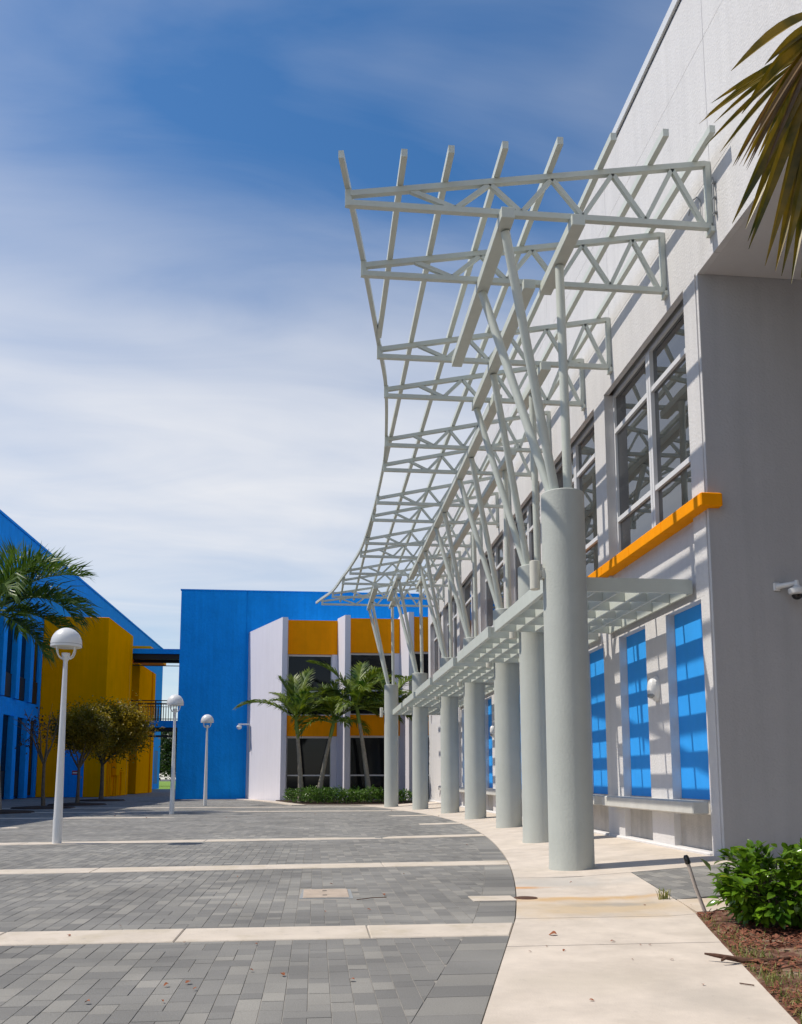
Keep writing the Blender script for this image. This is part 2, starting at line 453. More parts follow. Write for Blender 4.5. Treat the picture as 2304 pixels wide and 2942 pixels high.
def build(mb, name, mat, parent=None, smooth=False, loc=None):
    me = bpy.data.meshes.new(name)
    off = Vector((0, 0, 0))
    if parent is not None: off = world_loc(parent)
    if loc is not None: off = off + Vector(loc) if parent is None else Vector(loc)
    me.from_pydata([(x - off.x, y - off.y, z - off.z) for x, y, z in mb.v], [], mb.f)
    if mb.tone:
        at = me.attributes.new('tone', 'FLOAT', 'FACE')
        at.data.foreach_set('value', mb.tone)
    me.materials.append(M[mat] if isinstance(mat, str) else mat)
    if smooth:
        me.polygons.foreach_set('use_smooth', [True] * len(me.polygons))
        try: me.set_sharp_from_angle(angle=R(40))
        except Exception: pass
    me.update()
    o = bpy.data.objects.new(name, me)
    col.objects.link(o)
    o.parent = parent
    if loc is not None:
        o.location = off - (world_loc(parent) if parent is not None else Vector((0, 0, 0)))
    return o

def tag(o, label, cat, group=None):
    o['label'] = label; o['category'] = cat
    if group: o['group'] = group
    return o

def thing(name, label, cat, loc, group=None):
    o = bpy.data.objects.new(name, None)
    o.empty_display_size = 0.2
    col.objects.link(o); o.location = loc
    return tag(o, label, cat, group)

def struct(o):
    o['kind'] = 'structure'; return o

def copy_tree(o, parent=None):
    c = o.copy(); col.objects.link(c); c.parent = parent
    for ch in list(o.children): copy_tree(ch, c)
    return c

def gz(x, y=10.0):
    """the walk falls gently away from the white building"""
    if y > 33.5: return 0.0
    return 0.07 * max(0.0, x - 2.6)

# ------------------------------------------------------------------ ground, plaza, bands, walk
mb = MB(); S = 900
mb.add([(-S, -S, -0.06), (S, -S, -0.06), (S, S, -0.06), (-S, S, -0.06)], [(0, 1, 2, 3)])
struct(build(mb, 'ground', 'ground'))
mb = MB().add([(-60, 84, -0.03), (14, 84, -0.03), (14, 300, -0.03), (-60, 300, -0.03)], [(0, 1, 2, 3)])
struct(build(mb, 'lawn', 'lawn'))

def edge_x(Y):                       # curved kerb line between pavers and walk
    if Y >= 6.1: return 3.12 - 0.0094 * (Y - 19.58) ** 2
    return 1.41 + (Y - 6.1) * 0.29
plaza_mb = MB()
ys = [-25.0, 0.0, 2, 4, 6.1] + [6.1 + 0.85 * i for i in range(1, 31)] + [32.2]
L, Rr = [], []
for y in ys:
    L.append((-15.2, y, -0.012)); Rr.append((edge_x(y) - 0.002, y, gz(edge_x(y)) - 0.012))
vs = L + Rr; n = len(ys)
fs = [(i, n + i, n + i + 1, i + 1) for i in range(n - 1)]
plaza_mb.add(vs, fs)
plaza_mb.add([(-15.2, 32.2, -0.012), (4.6, 32.2, -0.012), (4.6, 42.6, -0.012), (-15.2, 42.6, -0.012)], [(0, 1, 2, 3)])
plaza_mb.add([(-15.2, 42.6, -0.012), (-6.5, 42.6, -0.012), (-6.5, 84, -0.012), (-15.2, 84, -0.012)], [(0, 1, 2, 3)])
plaza = struct(build(plaza_mb, 'plaza', 'paver_sheet'))
bed = MB(); ys2 = [2.25] + [2.25 + 0.6 * i for i in range(1, 50)] + [31.9]
for i in range(len(ys2) - 1):
    a, b = ys2[i], ys2[i + 1]; row = []
    for y in (a, b):
        xl = max(-10.3, -0.37 * y - 1.2); xr = edge_x(y) - 0.003
        row.append([(xl, y, -0.0032), (min(2.55, xr), y, gz(min(2.55, xr)) - 0.0032), (xr, y, gz(xr) - 0.0032)])
    bed.add(row[0] + row[1], [(0, 1, 4, 3), (1, 2, 5, 4)])
build(bed, 'joint_sand', 'sand', plaza)

# concrete bands: (y at x=-4, slope, depth)
BANDS = [(5.775, 0.0, 0.46), (9.76, 0.072, 0.46), (14.02, 0.115, 0.46), (18.45, 0.0, 0.46), (22.75, -0.02, 0.46), (26.6, 0.0, 0.46), (30.4, 0.0, 0.46)]
def band_y(b, x): return b[0] + (x + 4) * b[1]
for bi, b in enumerate(BANDS):
    bo = bpy.data.objects.new('concrete_band', None); col.objects.link(bo)
    bo.location = (0, b[0], 0); struct(bo)
    right = edge_x(band_y(b, 2.4))
    if bi == 0: right = 1.36
    joints = [right]
    x = right - (1.0 if bi == 0 else rng.uniform(1.2, 2.2))
    step = 1.28 if bi == 0 else 2.9
    while x > -14:
        joints.append(x); x -= step * rng.uniform(0.85, 1.15)
    for j in range(len(joints) - 1):
        x1, x0 = joints[j] - 0.004, joints[j + 1] + 0.004
        q = MB(); skew = rng.uniform(-0.03, 0.03)
        def ring(z, i):
            ya0, ya1 = band_y(b, x0), band_y(b, x1)
            h = b[2] / 2 - i
            xr_lo = xr_hi = x1 - i
            if j == 0:
                xr_lo = edge_x(ya1 - h) - 0.005 - i; xr_hi = edge_x(ya1 + h) - 0.005 - i
            return [(x0 + i, ya0 - h, z), (xr_lo, ya1 - h, z + gz(xr_lo)), (xr_hi, ya1 + h, z + gz(xr_hi)), (x0 + i, ya0 + h, z)]
        q.rings([ring(-0.06, 0), ring(0.000, 0), ring(0.006, 0.006)])
        build(q, 'slab', 'concrete', bo)

# pavers -------------------------------------------------------------
def clip(poly, a, bb, c):            # keep a*x+b*y<=c
    out = []
    for i in range(len(poly)):
        p, q = poly[i], poly[(i + 1) % len(poly)]
        dp, dq = a * p[0] + bb * p[1] - c, a * q[0] + bb * q[1] - c
        if dp <= 0: out.append(p)
        if (dp < 0 < dq) or (dq < 0 < dp):
            t = dp / (dp - dq); out.append((p[0] + t * (q[0] - p[0]), p[1] + t * (q[1] - p[1])))
    return out
def area(p): return 0.5 * abs(sum(p[i][0] * p[(i + 1) % len(p)][1] - p[(i + 1) % len(p)][0] * p[i][1] for i in range(len(p))))
def paver_rings(poly, dz, inset=0.0016):
    cx = sum(p[0] for p in poly) / len(poly); cy = sum(p[1] for p in poly) / len(poly)
    top = []
    for x, y in poly:
        dx, dy = x - cx, y - cy; d = math.hypot(dx, dy) or 1
        k = max(0.2, 1 - inset * 1.4 / d)
        top.append((cx + dx * k, cy + dy * k, dz + gz(x)))
    return [[(x, y, dz - 0.010 + gz(x)) for x, y in poly], [(x, y, dz - 0.0014 + gz(x)) for x, y in poly], top]
pieces = []                          # (key, polygon, dz)
WID, JT = 0.1005, 0.0035
bounds = [None] + BANDS + [None]
prng = random.Random(11)
BORD = 0.30
for pi in range(len(BANDS) + 1):
    lo, hi = bounds[pi], bounds[pi + 1]
    def put(x0, x1, a, b2, y0, y1, ln):
        xm, ym = (x0 + x1) / 2, (a + b2) / 2
        if b2 < y0 or a > y1 or xm < -0.37 * ym - 1.6: return
        ex = edge_x(ym)
        if x0 > ex - BORD: return
        if 7.36 < ym < 8.02 and -0.14 < xm < 0.36: return          # cover plate
        poly = [(x0, a), (x1, a), (x1, b2), (x0, b2)]
        full = True
        if a < y0 + 0.004 or b2 > y1 - 0.004 or x1 > ex - BORD - 0.15:
            full = False
            if lo: poly = clip(poly, lo[1], -1, -(lo[0] + 4 * lo[1] + lo[2] / 2 + 0.003))
            else: poly = clip(poly, 0, -1, -2.2)
            if hi and poly: poly = clip(poly, -hi[1], 1, hi[0] + 4 * hi[1] - hi[2] / 2 - 0.003)
            if not hi and poly: poly = clip(poly, 0, 1, 31.95)
            if poly:
                sl = (edge_x(ym + 0.05) - edge_x(ym - 0.05)) / 0.1
                poly = clip(poly, 1, -sl, ex - BORD - sl * ym)
            if len(poly) < 3 or area(poly) < 0.0006: return
        pieces.append(((round(x1 - x0, 3), round(b2 - a, 3)) if full else None, poly, prng.uniform(-0.0010, 0.0010)))
    x = 3.2
    while x > -10.5:
        # two courses side by side, laid in random lengths with some pieces across both
        xa, xb, xc = x - 2 * WID - JT, x - WID, x
        x -= 2 * (WID + JT)
        xm = (xa + xc) / 2
        y0 = (band_y(lo, xm) + lo[2] / 2) if lo else 2.2
        y1 = (band_y(hi, xm) - hi[2] / 2) if hi else 31.95
        if lo and lo[1]: y0 -= 0.03
        if hi and hi[1]: y1 += 0.03
        y = y0 - prng.uniform(0, 0.2)
        while y < y1:
            k = prng.random()
            if k < 0.28:
                ln = prng.choice((0.15, 0.15, 0.1)); put(xa, xc, y, y + ln, y0, y1, ln)
            elif k < 0.55:
                ln = prng.choice((0.15, 0.2, 0.2))
                put(xa, xb - JT, y, y + ln, y0, y1, ln); put(xb, xc, y, y + ln, y0, y1, ln)
            else:
                ln = 0.3035
                opts = [[(0, 0.15), (0.1535, 0.3035)], [(0, 0.2), (0.2035, 0.3035)], [(0, 0.1), (0.1035, 0.3035)]]
                cuts = prng.choice(opts); other = prng.choice([o for o in opts if o is not cuts])
                for c0, c1 in cuts: put(xa, xb - JT, y + c0, y + c1, y0, y1, 0)
                for c0, c1 in other: put(xb, xc, y + c0, y + c1, y0, y1, 0)
            y += ln + JT
    # border course along the kerb
    y = (band_y(lo, 2.5) if lo else 2.2); yend = (band_y(hi, 2.5) if hi else 31.9)
    while y < yend:
        ln = prng.choice((0.2, 0.3, 0.24)); a, b2 = y, y + ln; y += ln + JT
        poly = [(edge_x(a) - BORD + JT, a), (edge_x(a) - JT, a), (edge_x(b2) - JT, b2), (edge_x(b2) - BORD + JT, b2)]
        if lo: poly = clip(poly, lo[1], -1, -(lo[0] + 4 * lo[1] + lo[2] / 2 + 0.003))
        if hi and poly: poly = clip(poly, -hi[1], 1, hi[0] + 4 * hi[1] - hi[2] / 2 - 0.003)
        if len(poly) >= 3 and area(poly) > 0.001:
            pieces.append((None, poly, prng.uniform(-0.001, 0.001)))
def vis(p):
    cx = sum(q[0] for q in p[1]) / len(p[1]); cy = sum(q[1] for q in p[1]) / len(p[1])
    inside = (-0.352 * cy - 0.05 < cx < 0.595 * cy) and cy > 3.32
    return (0 if inside else 1, -area(p[1]) / cy ** 3)
pieces.sort(key=vis)
shared = {}
for key, poly, dz in pieces[:300]:
    cx = sum(q[0] for q in poly) / len(poly); cy = sum(q[1] for q in poly) / len(poly)
    if key is not None:
        if key not in shared:
            q = MB(); q.rings(paver_rings([(x - cx, y - cy) for x, y in poly], 0.0))
            me = bpy.data.meshes.new('paver'); me.from_pydata(q.v, [], q.f); me.materials.append(M['paver']); shared[key] = me
        me = shared[key]
    else:
        q = MB(); q.rings(paver_rings([(x - cx, y - cy) for x, y in poly], 0.0))
        me = bpy.data.meshes.new('paver'); me.from_pydata(q.v, [], q.f); me.materials.append(M['paver'])
    o = bpy.data.objects.new('paver', me); col.objects.link(o); o.parent = plaza
    o.location = (cx, cy, dz + gz(cx))
field = MB()
for key, poly, dz in pieces[300:]:
    rs = paver_rings(poly, dz); t = prng.random(); n = len(poly)
    vs = [p for r in rs[1:] for p in r]
    fs = [(i, (i + 1) % n, n + (i + 1) % n, n + i) for i in range(n)] + [tuple(range(n, 2 * n))]
    field.add(vs, fs, t)
fo = build(field, 'paver_field', 'paver_field', plaza); fo['kind'] = 'stuff'

# cover plate and short strip set into the pavers
q = MB(); q.rings([[(-0.12, 7.40, z), (0.33, 7.38, z), (0.33, 7.98, z), (-0.10, 8.0, z)] for z in (-0.011, 0.001)])
cp = tag(build(q, 'access_cover', 'grey_metal', loc=(0.1, 7.7, 0)), 'square pale access cover set flush in the grey pavers', 'cover')
q = MB(); q.bbox(-0.09, 0.30, 7.425, 7.955, -0.005, 0.007, 0.004); build(q, 'lid', 'cover', cp)
for hy in (7.55, 7.83):
    q = MB(); q.bbox(0.075, 0.115, hy - 0.02, hy + 0.02, 0.004, 0.0085, 0.002); build(q, 'lift_hole', 'dark_metal', cp)
q = MB(); q.bbox(1.30, edge_x(7.2) - 0.012, 7.08, 7.36, -0.01, 0.006, 0.003)
dstrip = tag(build(q, 'drain_strip', 'concrete', loc=(1.45, 7.2, 0)), 'short pale concrete strip cut into the pavers beside the walk', 'concrete strip')
q = MB(); q.lathe(1.76, 7.19, [(0.10, 0.006), (0.098, 0.010), (0.05, 0.0115)], 18)
for i in range(len(q.v)): q.v[i] = (q.v[i][0], 7.19 + (q.v[i][1] - 7.19) * 0.9, q.v[i][2])
build(q, 'drain_cap', 'twig', dstrip)

# walk ---------------------------------------------------------------
walk = bpy.data.objects.new('walkway', None); col.objects.link(walk); walk.location = (3.5, 12, 0); struct(walk)
def right_x(Y):
    if Y < 6.22: return 1.0 + (Y - 0.2) * 0.296
    if Y < 6.85: return 2.80 + (Y - 6.22) * 0.16
    if Y < 8.62: return 2.90 + (Y - 6.85) * 0.17
    return 4.57
def slab(ya, yb, rx=right_x, name='slab'):
    q = MB(); g = 0.005; ny = max(2, int((yb - ya) / 0.45) + 1); nx = 7
    rows = []
    for i in range(ny + 1):
        y = ya + g + (yb - ya - 2 * g) * i / ny
        x0, x1 = edge_x(y) + 0.004, rx(min(max(y, ya + 0.01), yb - 0.01))
        rows.append([(x0 + (x1 - x0) * k / nx, y, 0.006 + gz(x0 + (x1 - x0) * k / nx)) for k in range(nx + 1)])
    vs = [p for r in rows for p in r]; w = nx + 1
    fs = [(i * w + k, i * w + k + 1, (i + 1) * w + k + 1, (i + 1) * w + k) for i in range(ny) for k in range(nx)]
    loop = [k for k in range(w)] + [i * w + nx for i in range(1, ny + 1)] + [ny * w + k for k in range(nx - 1, -1, -1)] + [i * w for i in range(ny - 1, 0, -1)]
    base = len(vs)
    vs += [(vs[i][0], vs[i][1], vs[i][2] - 0.1) for i in loop]
    m = len(loop)
    fs += [(loop[i], base + i, base + (i + 1) % m, loop[(i + 1) % m]) for i in range(m)]
    q.add(vs, fs); return build(q, name, 'walk', walk)
for a, b in ((1.2, 3.0), (3.0, 5.17), (5.17, 6.16)): slab(a, b)
slab(6.16, 8.615, lambda Y: min(right_x(Y), 3.3))
for i, (a, b) in enumerate(((8.62, 11.4), (11.4, 14.8), (14.8, 18.2), (18.2, 21.6), (21.6, 25.0), (25.0, 28.4), (28.4, 31.9))): slab(a, b)
q = MB(); q.rings([[(4.58, 8.63, z), (9, 8.63, z), (9, 9.2, z), (4.58, 9.2, z)] for z in (-0.05, 0.14)]); build(q, 'slab', 'walk', walk)
q = MB(); q.rings([[(x, y, z + gz(min(x, 4.6))) for x, y in ((2.915, 6.84), (2.815, 6.25), (8, 6.25), (8, 6.84))] for z in (-0.08, 0.004)]); build(q, 'slab', 'walk', walk)
# walk around the far planting bed
far_edge = [(-3.2, 42.3), (-1.75, 38.3), (-0.95, 35.2), (-0.3, 32.45), (1.2, 32.1), (2.6, 32.5), (4.55, 32.4)]
for i in range(len(far_edge) - 1):
    (xa, ya), (xb, yb) = far_edge[i], far_edge[i + 1]
    if i < 3: pts = [(xa - 0.55, ya - 0.1), (xa, ya), (xb, yb), (xb - 0.55, yb - 0.1)]; pts = pts[::-1]
    else: pts = [(xa, ya - 0.42), (xb, yb - 0.42), (xb, yb), (xa, ya)]
    q = MB(); q.rings([[(x, y, z) for x, y in pts] for z in (-0.05, 0.012 + i * 0.002)]); build(q, 'slab', 'walk', walk)
q = MB(); q.prism([(-0.3, 32.47), (1.2, 32.12), (2.6, 32.52), (4.5, 32.42), (4.5, 37.2), (1.4, 37.9), (-1.3, 38.6), (-1.7, 38.2), (-0.93, 35.2)], -0.03, 0.05)
struct(build(q, 'planting_bed_soil', 'pit'))

# paver triangle between walk and overhang
q = MB(); side = MB(); trng = random.Random(5)
x = 2.9
tri = struct(build(MB().add([(2.9, 6.84, 0.012), (8, 6.84, 0.14), (8, 8.62, 0.14), (3.2, 8.62, 0.03)], [(0, 1, 2, 3)]), 'side_paving', 'paver_sheet'))
fld = MB()
x = 2.86
while x < 5.6:
    y = 6.82 - trng.uniform(0, 0.15)
    while y < 8.6:
        ln = trng.choice((0.1, 0.2, 0.2, 0.3))
        poly = [(x, max(y, 6.85)), (x + WID, max(y, 6.85)), (x + WID, min(y + ln, 8.61)), (x, min(y + ln, 8.61))]
        y += ln + JT
        poly = clip(poly, -1, 0.17, -(2.912 - 0.17 * 6.85))
        if len(poly) < 3 or area(poly) < 0.001: continue
        xx = min(poly[0][0], 4.6)
        rs = [[(px, py, gz(min(px, 4.6)) + h) for px, py in poly] for h in (-0.008, 0.004)]
        n = len(poly)
        fld.add([p for r in rs for p in r], [(i, (i + 1) % n, n + (i + 1) % n, n + i) for i in range(n)] + [tuple(range(n, 2 * n))], trng.random())
    x += WID + JT
so = build(fld, 'paver_field', 'paver_field', tri); so['kind'] = 'stuff'

# ------------------------------------------------------------------ white building (right)
WX = 4.44
Y0, Y1 = 9.1, 33.55
wb = thing('white_building', 'long white stucco building with tall windows behind the steel canopy', 'building', (WX, 21, 0))
def part(name, mat, parent, *boxes, bev=0.0):
    q = MB()
    for bx in boxes:
        (q.bbox(*bx, bev) if bev else q.box(*bx))
    return build(q, name, mat, parent)
# core behind the finish panels
part('core_wall', 'stucco', wb, (4.62, 12.0, Y0 + 0.012, Y1 - 0.01, -0.05, 7.5), (4.525, 12.0, -14.0, Y1 - 0.01, 7.5, 10.60))  # upper block runs on unseen past the camera, shaped to darken the end wall
part('added_shade_wall', 'stucco', wb, (8.4, 12.0, -14.0, Y0 + 0.1, -0.05, 7.49))  # unseen side wall, added to keep light off the grey end wall
part('added_shade_pier', 'stucco', wb, (4.6, 8.4, -14.0, -13.0, -0.05, 7.49))  # unseen pier, added to close off light from behind the camera
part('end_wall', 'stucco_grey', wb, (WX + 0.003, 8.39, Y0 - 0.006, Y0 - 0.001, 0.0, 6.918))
part('end_wall', 'stucco', wb, (WX, 4.7, Y1 - 0.009, Y1, 0.0, 10.55))
part('soffit', 'soffit', wb, (4.524, 8.39, -12.99, Y0 + 0.1, 6.923, 7.49))  # lengthened out of view so less light reaches the end wall
# top finish panels with open joints
PIT = 3.42
Tn = [8.67, 9.97, 12.05, 13.36, 15.45, 16.76, 18.88, 20.20, 22.30, 23.66, 25.75, 27.14, 29.2, 30.52]
ycut = [-14.0, -8.4, -5.0, -1.6, 1.8, 5.2] + [8.67 + PIT * i for i in range(8)]
ycut[-1] = Y1
ycut.append(Y1) if ycut[-1] != Y1 else None
jt = 0.0035
for za, zb in ((6.95, 7.885), (7.885, 9.63), (9.63, 10.62)):
    for a, b in zip(ycut[:-1], ycut[1:]):
        z_lo = za
        segs = [(a, b, za)]
        if za == 6.95:
            segs = [(a, b, 6.92 if b < 9.2 else 6.953)]
            if a < Y0 < b: segs = [(a, Y0, 6.92), (Y0, b, 6.953)]
        for sa, sb, sz in segs:
            part('wall_panel', 'stucco', wb, (WX, 4.52, sa + (jt if sa == a else 0), sb - (jt if sb == b else 0), sz + jt * (za != 6.95), zb - jt))
part('coping', 'white_metal', wb, (WX - 0.035, 4.95, -14.02, Y1 + 0.04, 10.655, 10.79))
part('coping_shadow_line', 'dark_metal', wb, (WX + 0.004, 4.85, -14.0, Y1, 10.615, 10.654))  # near-black strip paints in the shadow line beneath the coping
# window storey: piers, windows
WIN = [(9.5 + PIT * i, 12.42 + PIT * i) for i in range(7)]
edges = [Y0] + [e for w in WIN for e in w] + [Y1]
for i in range(0, len(edges), 2):
    if i == 0: part('pier', 'stucco', wb, (WX, 4.63, Y0 + 0.075, edges[1], 3.082, 6.951), (WX + 0.02, 4.63, Y0 + 0.04, Y0 + 0.075, 0.0, 6.95), (WX, 4.63, Y0, Y0 + 0.04, 0.0, 6.9515))
    else: part('pier', 'stucco', wb, (WX, 4.63, edges[i], edges[i + 1], 3.082, 6.951))
# band under windows
for a, b in WIN:
    part('spandrel', 'stucco', wb, (WX + 0.05, 4.63, a, b, 3.083, 4.20))
for i in range(7):
    a, b = WIN[i]
    # sill segment
    s0 = 9.0 if i == 0 else a - 0.5
    nseg = 3
    for k in range(nseg):
        u, v = s0 + (b - s0) * k / nseg, s0 + (b - s0) * (k + 1) / nseg
        part('sill', 'yellow', wb, (WX - 0.13, WX + 0.13, u + 0.0015, v - 0.0015, 4.055, 4.212), bev=0.012)
def window(a, b, z0, z1):
    fx = WX + 0.14
    q = MB(); fr = 0.055; ym = (a + b) / 2
    q.box(fx, fx + 0.07, a, b, z1 - fr, z1); q.box(fx, fx + 0.07, a, b, z0, z0 + fr)
    q.box(fx, fx + 0.07, a, a + fr, z0 + fr, z1 - fr); q.box(fx, fx + 0.07, b - fr, b, z0 + fr, z1 - fr)
    w = build(q, 'window', 'frame', wb)
    q = MB(); q.box(fx - 0.02, fx + 0.07, ym - 0.07, ym - 0.006, z0 + fr, z1 - fr); q.box(fx - 0.02, fx + 0.07, ym + 0.006, ym + 0.07, z0 + fr, z1 - fr)
    q.box(fx, fx + 0.06, ym - 0.006, ym + 0.006, z0 + fr, z1 - fr)
    build(q, 'mullion', 'frame', w)
    tz = (4.915, 6.33)
    for ya, yb in ((a + fr, ym - 0.07), (ym + 0.07, b - fr)):
        for t in tz:
            q = MB(); q.box(fx - 0.008, fx + 0.06, ya, yb, t - 0.035, t + 0.035); build(q, 'transom', 'frame', w)
        zs = [z0 + fr] + [v for t in tz for v in (t - 0.035, t + 0.035)] + [z1 - fr]
        for k in range(0, 6, 2):
            q = MB(); q.box(fx + 0.035, fx + 0.047, ya, yb, zs[k], zs[k + 1]); build(q, 'pane', 'glass', w)
for a, b in WIN: window(a, b, 4.205, 6.951)
# ground storey: pilasters and recessed blue panels, half the window pitch
PAN = []
y = 9.39
while y + 1.03 < 30.9:
    PAN.append((y, y + 1.02)); y += PIT / 2
prev = Y0 + 0.075
for a, b in PAN:
    part('pilaster', 'stucco', wb, (WX, 4.63, prev, a, 0.0, 3.081)); prev = b
    part('panel_head', 'stucco', wb, (WX + 0.002, 4.63, a, b, 3.06, 3.081))
    part('blue_panel', 'blue_panel', wb, (WX + 0.115, 4.62, a, b, 0.745, 3.06))
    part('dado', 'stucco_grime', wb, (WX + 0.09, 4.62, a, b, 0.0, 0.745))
part('pilaster', 'stucco', wb, (WX, 4.63, prev, Y1 - 0.02, 0.0, 3.081))
y = 9.4
while y < 30.5:
    part('base_kerb', 'stucco', wb, (WX - 0.045, WX + 0.10, y, y + PIT - 0.08, 0.0, 0.168), bev=0.018); y += PIT
# conduit by the first truss
cd = thing('wall_conduit', 'thin grey conduit and bracket on wall beside the nearest truss end', 'conduit', (WX, 8.55, 7.2))
q = MB(); q.tube([(WX - 0.03, 8.55, 7.28), (WX - 0.03, 8.55, 7.75)], 0.012, 8)
build(q, 'pipe', 'grey_metal', cd, True)
for z in (7.32, 7.5, 7.68):
    q = MB(); q.box(WX - 0.045, WX - 0.001, 8.53, 8.57, z - 0.008, z + 0.008); build(q, 'clip', 'grey_metal', cd)
wl_ = thing('cable_loop', 'thin grey cable hanging in a loop inside the nearest truss', 'cable', (WX, 8.95, 7.3))
q = MB(); q.tube([(WX - 0.02, 8.9, 7.35), (WX - 0.02, 8.9, 7.72), (WX - 0.03, 8.95, 7.80), (WX - 0.04, 9.05, 7.82), (WX - 0.02, 9.2, 7.74)], 0.007, 6); build(q, 'cable', 'grey_metal', wl_, True)

# ledge benches
for i in range(6):
    a = 9.42 + PIT * i; b = a + PIT - 0.32
    nm = ['nearest', 'second', 'third', 'fourth', 'fifth', 'farthest'][i]
    t = thing('ledge_bench', '%s pale concrete ledge bench along the blue panelled wall' % nm, 'bench', (WX - 0.1, a, 0.13), 'ledge benches along the blue panelled wall')
    q = MB(); q.bbox(WX - 0.20, WX - 0.002, a, b, 0.585, 0.735, 0.014); build(q, 'seat', 'concrete_bench', t, True)

# wall lights (oval bulkheads on pilasters between panel pairs)
def bulkhead(Y, label):
    t = thing('wall_light', label, 'light', (WX, Y, 2.15), 'white oval wall lights between the blue panels')
    q = MB(); rs = []
    for d, k in ((0.0, 1.0), (0.035, 1.0), (0.05, 0.92)):
        rs.append([(WX - 0.001 - d, Y + 0.105 * k * math.cos(2 * math.pi * i / 24), 2.15 + 0.165 * k * math.sin(2 * math.pi * i / 24)) for i in range(24)][::-1])
    q.rings(rs); build(q, 'backplate', 'white_metal', t, True)
    q = MB(); rs = []
    for d, k in ((0.045, 0.86), (0.085, 0.82), (0.11, 0.66), (0.12, 0.3)):
        rs.append([(WX - d, Y + 0.105 * k * math.cos(2 * math.pi * i / 24), 2.15 + 0.165 * k * math.sin(2 * math.pi * i / 24)) for i in range(24)][::-1])
    q.rings(rs); build(q, 'hood', 'white_metal', t, True)
    q = MB(); q.bbox(WX - 0.118, WX - 0.05, Y - 0.07, Y + 0.07, 2.03, 2.10, 0.02); build(q, 'lens', 'grey_metal', t, True)
names = ['nearest', 'second', 'third', 'fourth', 'fifth', 'farthest']
for i in range(6):
    bulkhead(10.77 + PIT * i, '%s white oval bulkhead light on the pilaster between blue panels' % names[i])

# dome cameras on the shaded return wall
def dome_cam(X, label):
    t = thing('dome_camera', label, 'camera', (X, Y0, 3.1), 'dome cameras on the shaded return wall')
    z = 3.15
    q = MB(); q.bbox(X - 0.20, X - 0.12, Y0 - 0.03, Y0 - 0.001, z - 0.05, z + 0.05, 0.01); build(q, 'wall_plate', 'white_metal', t)
    q = MB(); q.tube([(X - 0.16, Y0 - 0.02, z), (X - 0.09, Y0 - 0.10, z + 0.005), (X, Y0 - 0.15, z + 0.02)], [0.035, 0.028, 0.024], 10); build(q, 'arm', 'white_metal', t, True)
    q = MB(); q.lathe(X, Y0 - 0.15, [(0.02, z + 0.05), (0.03, z - 0.01), (0.06, z - 0.035), (0.092, z - 0.05), (0.095, z - 0.075), (0.085, z - 0.105), (0.06, z - 0.118)], 20); build(q, 'housing', 'white_metal', t, True)
    q = MB(); q.lathe(X, Y0 - 0.15, [(0.062, z - 0.112), (0.058, z - 0.135), (0.042, z - 0.158), (0.02, z - 0.170), (0.004, z - 0.173)], 20); build(q, 'dome', 'black_plastic', t, True)
dome_cam(5.36, 'white dome camera with black bubble on the dark grey wall, left of the pair')
dome_cam(5.74, 'white dome camera at the right picture edge, right of the pair on the dark wall')

# ------------------------------------------------------------------ columns and struts
YC = [9.32 + PIT * i for i in range(7)]
CX = [2.80, 3.34, 3.66, 3.66, 3.61, 3.225, 2.63]
RC = 0.245
CTOP = 4.24
BEAM_OUT = [2.03, 2.60, 2.885, 2.885, 2.885, 2.495, 1.89]
ordn = ['nearest', 'second', 'third', 'middle', 'fifth', 'sixth', 'farthest']
for i in range(7):
    cx, cy, bz = CX[i], YC[i], gz(CX[i])
    t = thing('round_column', '%s thick pale grey round column of the curved row, three struts on top' % ordn[i], 'column', (cx, cy, bz), 'round columns in the curved row under the canopy')
    q = MB(); q.lathe(cx, cy, [(RC + 0.006, bz - 0.02), (RC + 0.004, bz + 0.03), (RC, bz + 0.05), (RC, CTOP - 0.012), (RC - 0.012, CTOP)], 48)
    build(q, 'shaft', 'column', t, True)
    ta, tb = Tn[2 * i], Tn[2 * i + 1]
    bx = BEAM_OUT[i]
    for (p, e) in (((cx - 0.09, cy - 0.05, CTOP - 0.05), (bx + 0.02, ta + 0.07, 7.055)), ((cx - 0.10, cy + 0.05, CTOP - 0.05), (bx + 0.0, tb + 0.0, 7.055)), ((cx + 0.07, cy, CTOP - 0.05), (cx + 0.035, cy, 7.055))):
        q = MB(); q.tube([p, e], 0.052, 14); s = build(q, 'strut', 'steel', t, True)
        q = MB(); d = (Vector(e) - Vector(p)).normalized(); pp = Vector(p) + d * 0.06
        q.tube([pp - d * 0.02, pp + d * 0.012], 0.075, 14); build(q, 'collar', 'steel', s, True)
    # up/down light
    lt = thing('column_light', 'cream cylinder light on the plaza side of the %s column' % ordn[i], 'light', (cx - 0.34, cy, 3.1), 'cylinder lights bracketed to the columns')
    q = MB(); q.lathe(cx - 0.345, cy, [(0.050, 3.112), (0.057, 3.118), (0.057, 3.438), (0.050, 3.444)], 20); build(q, 'cylinder', 'cream', lt, True)
    q = MB(); q.box(cx - 0.30, cx - RC - 0.012, cy - 0.02, cy + 0.02, 3.27, 3.33); build(q, 'arm', 'cream', lt)
    q = MB(); q.bbox(cx - RC - 0.022, cx - RC + 0.012, cy - 0.045, cy + 0.045, 3.235, 3.365, 0.006); build(q, 'mount', 'cream', lt)

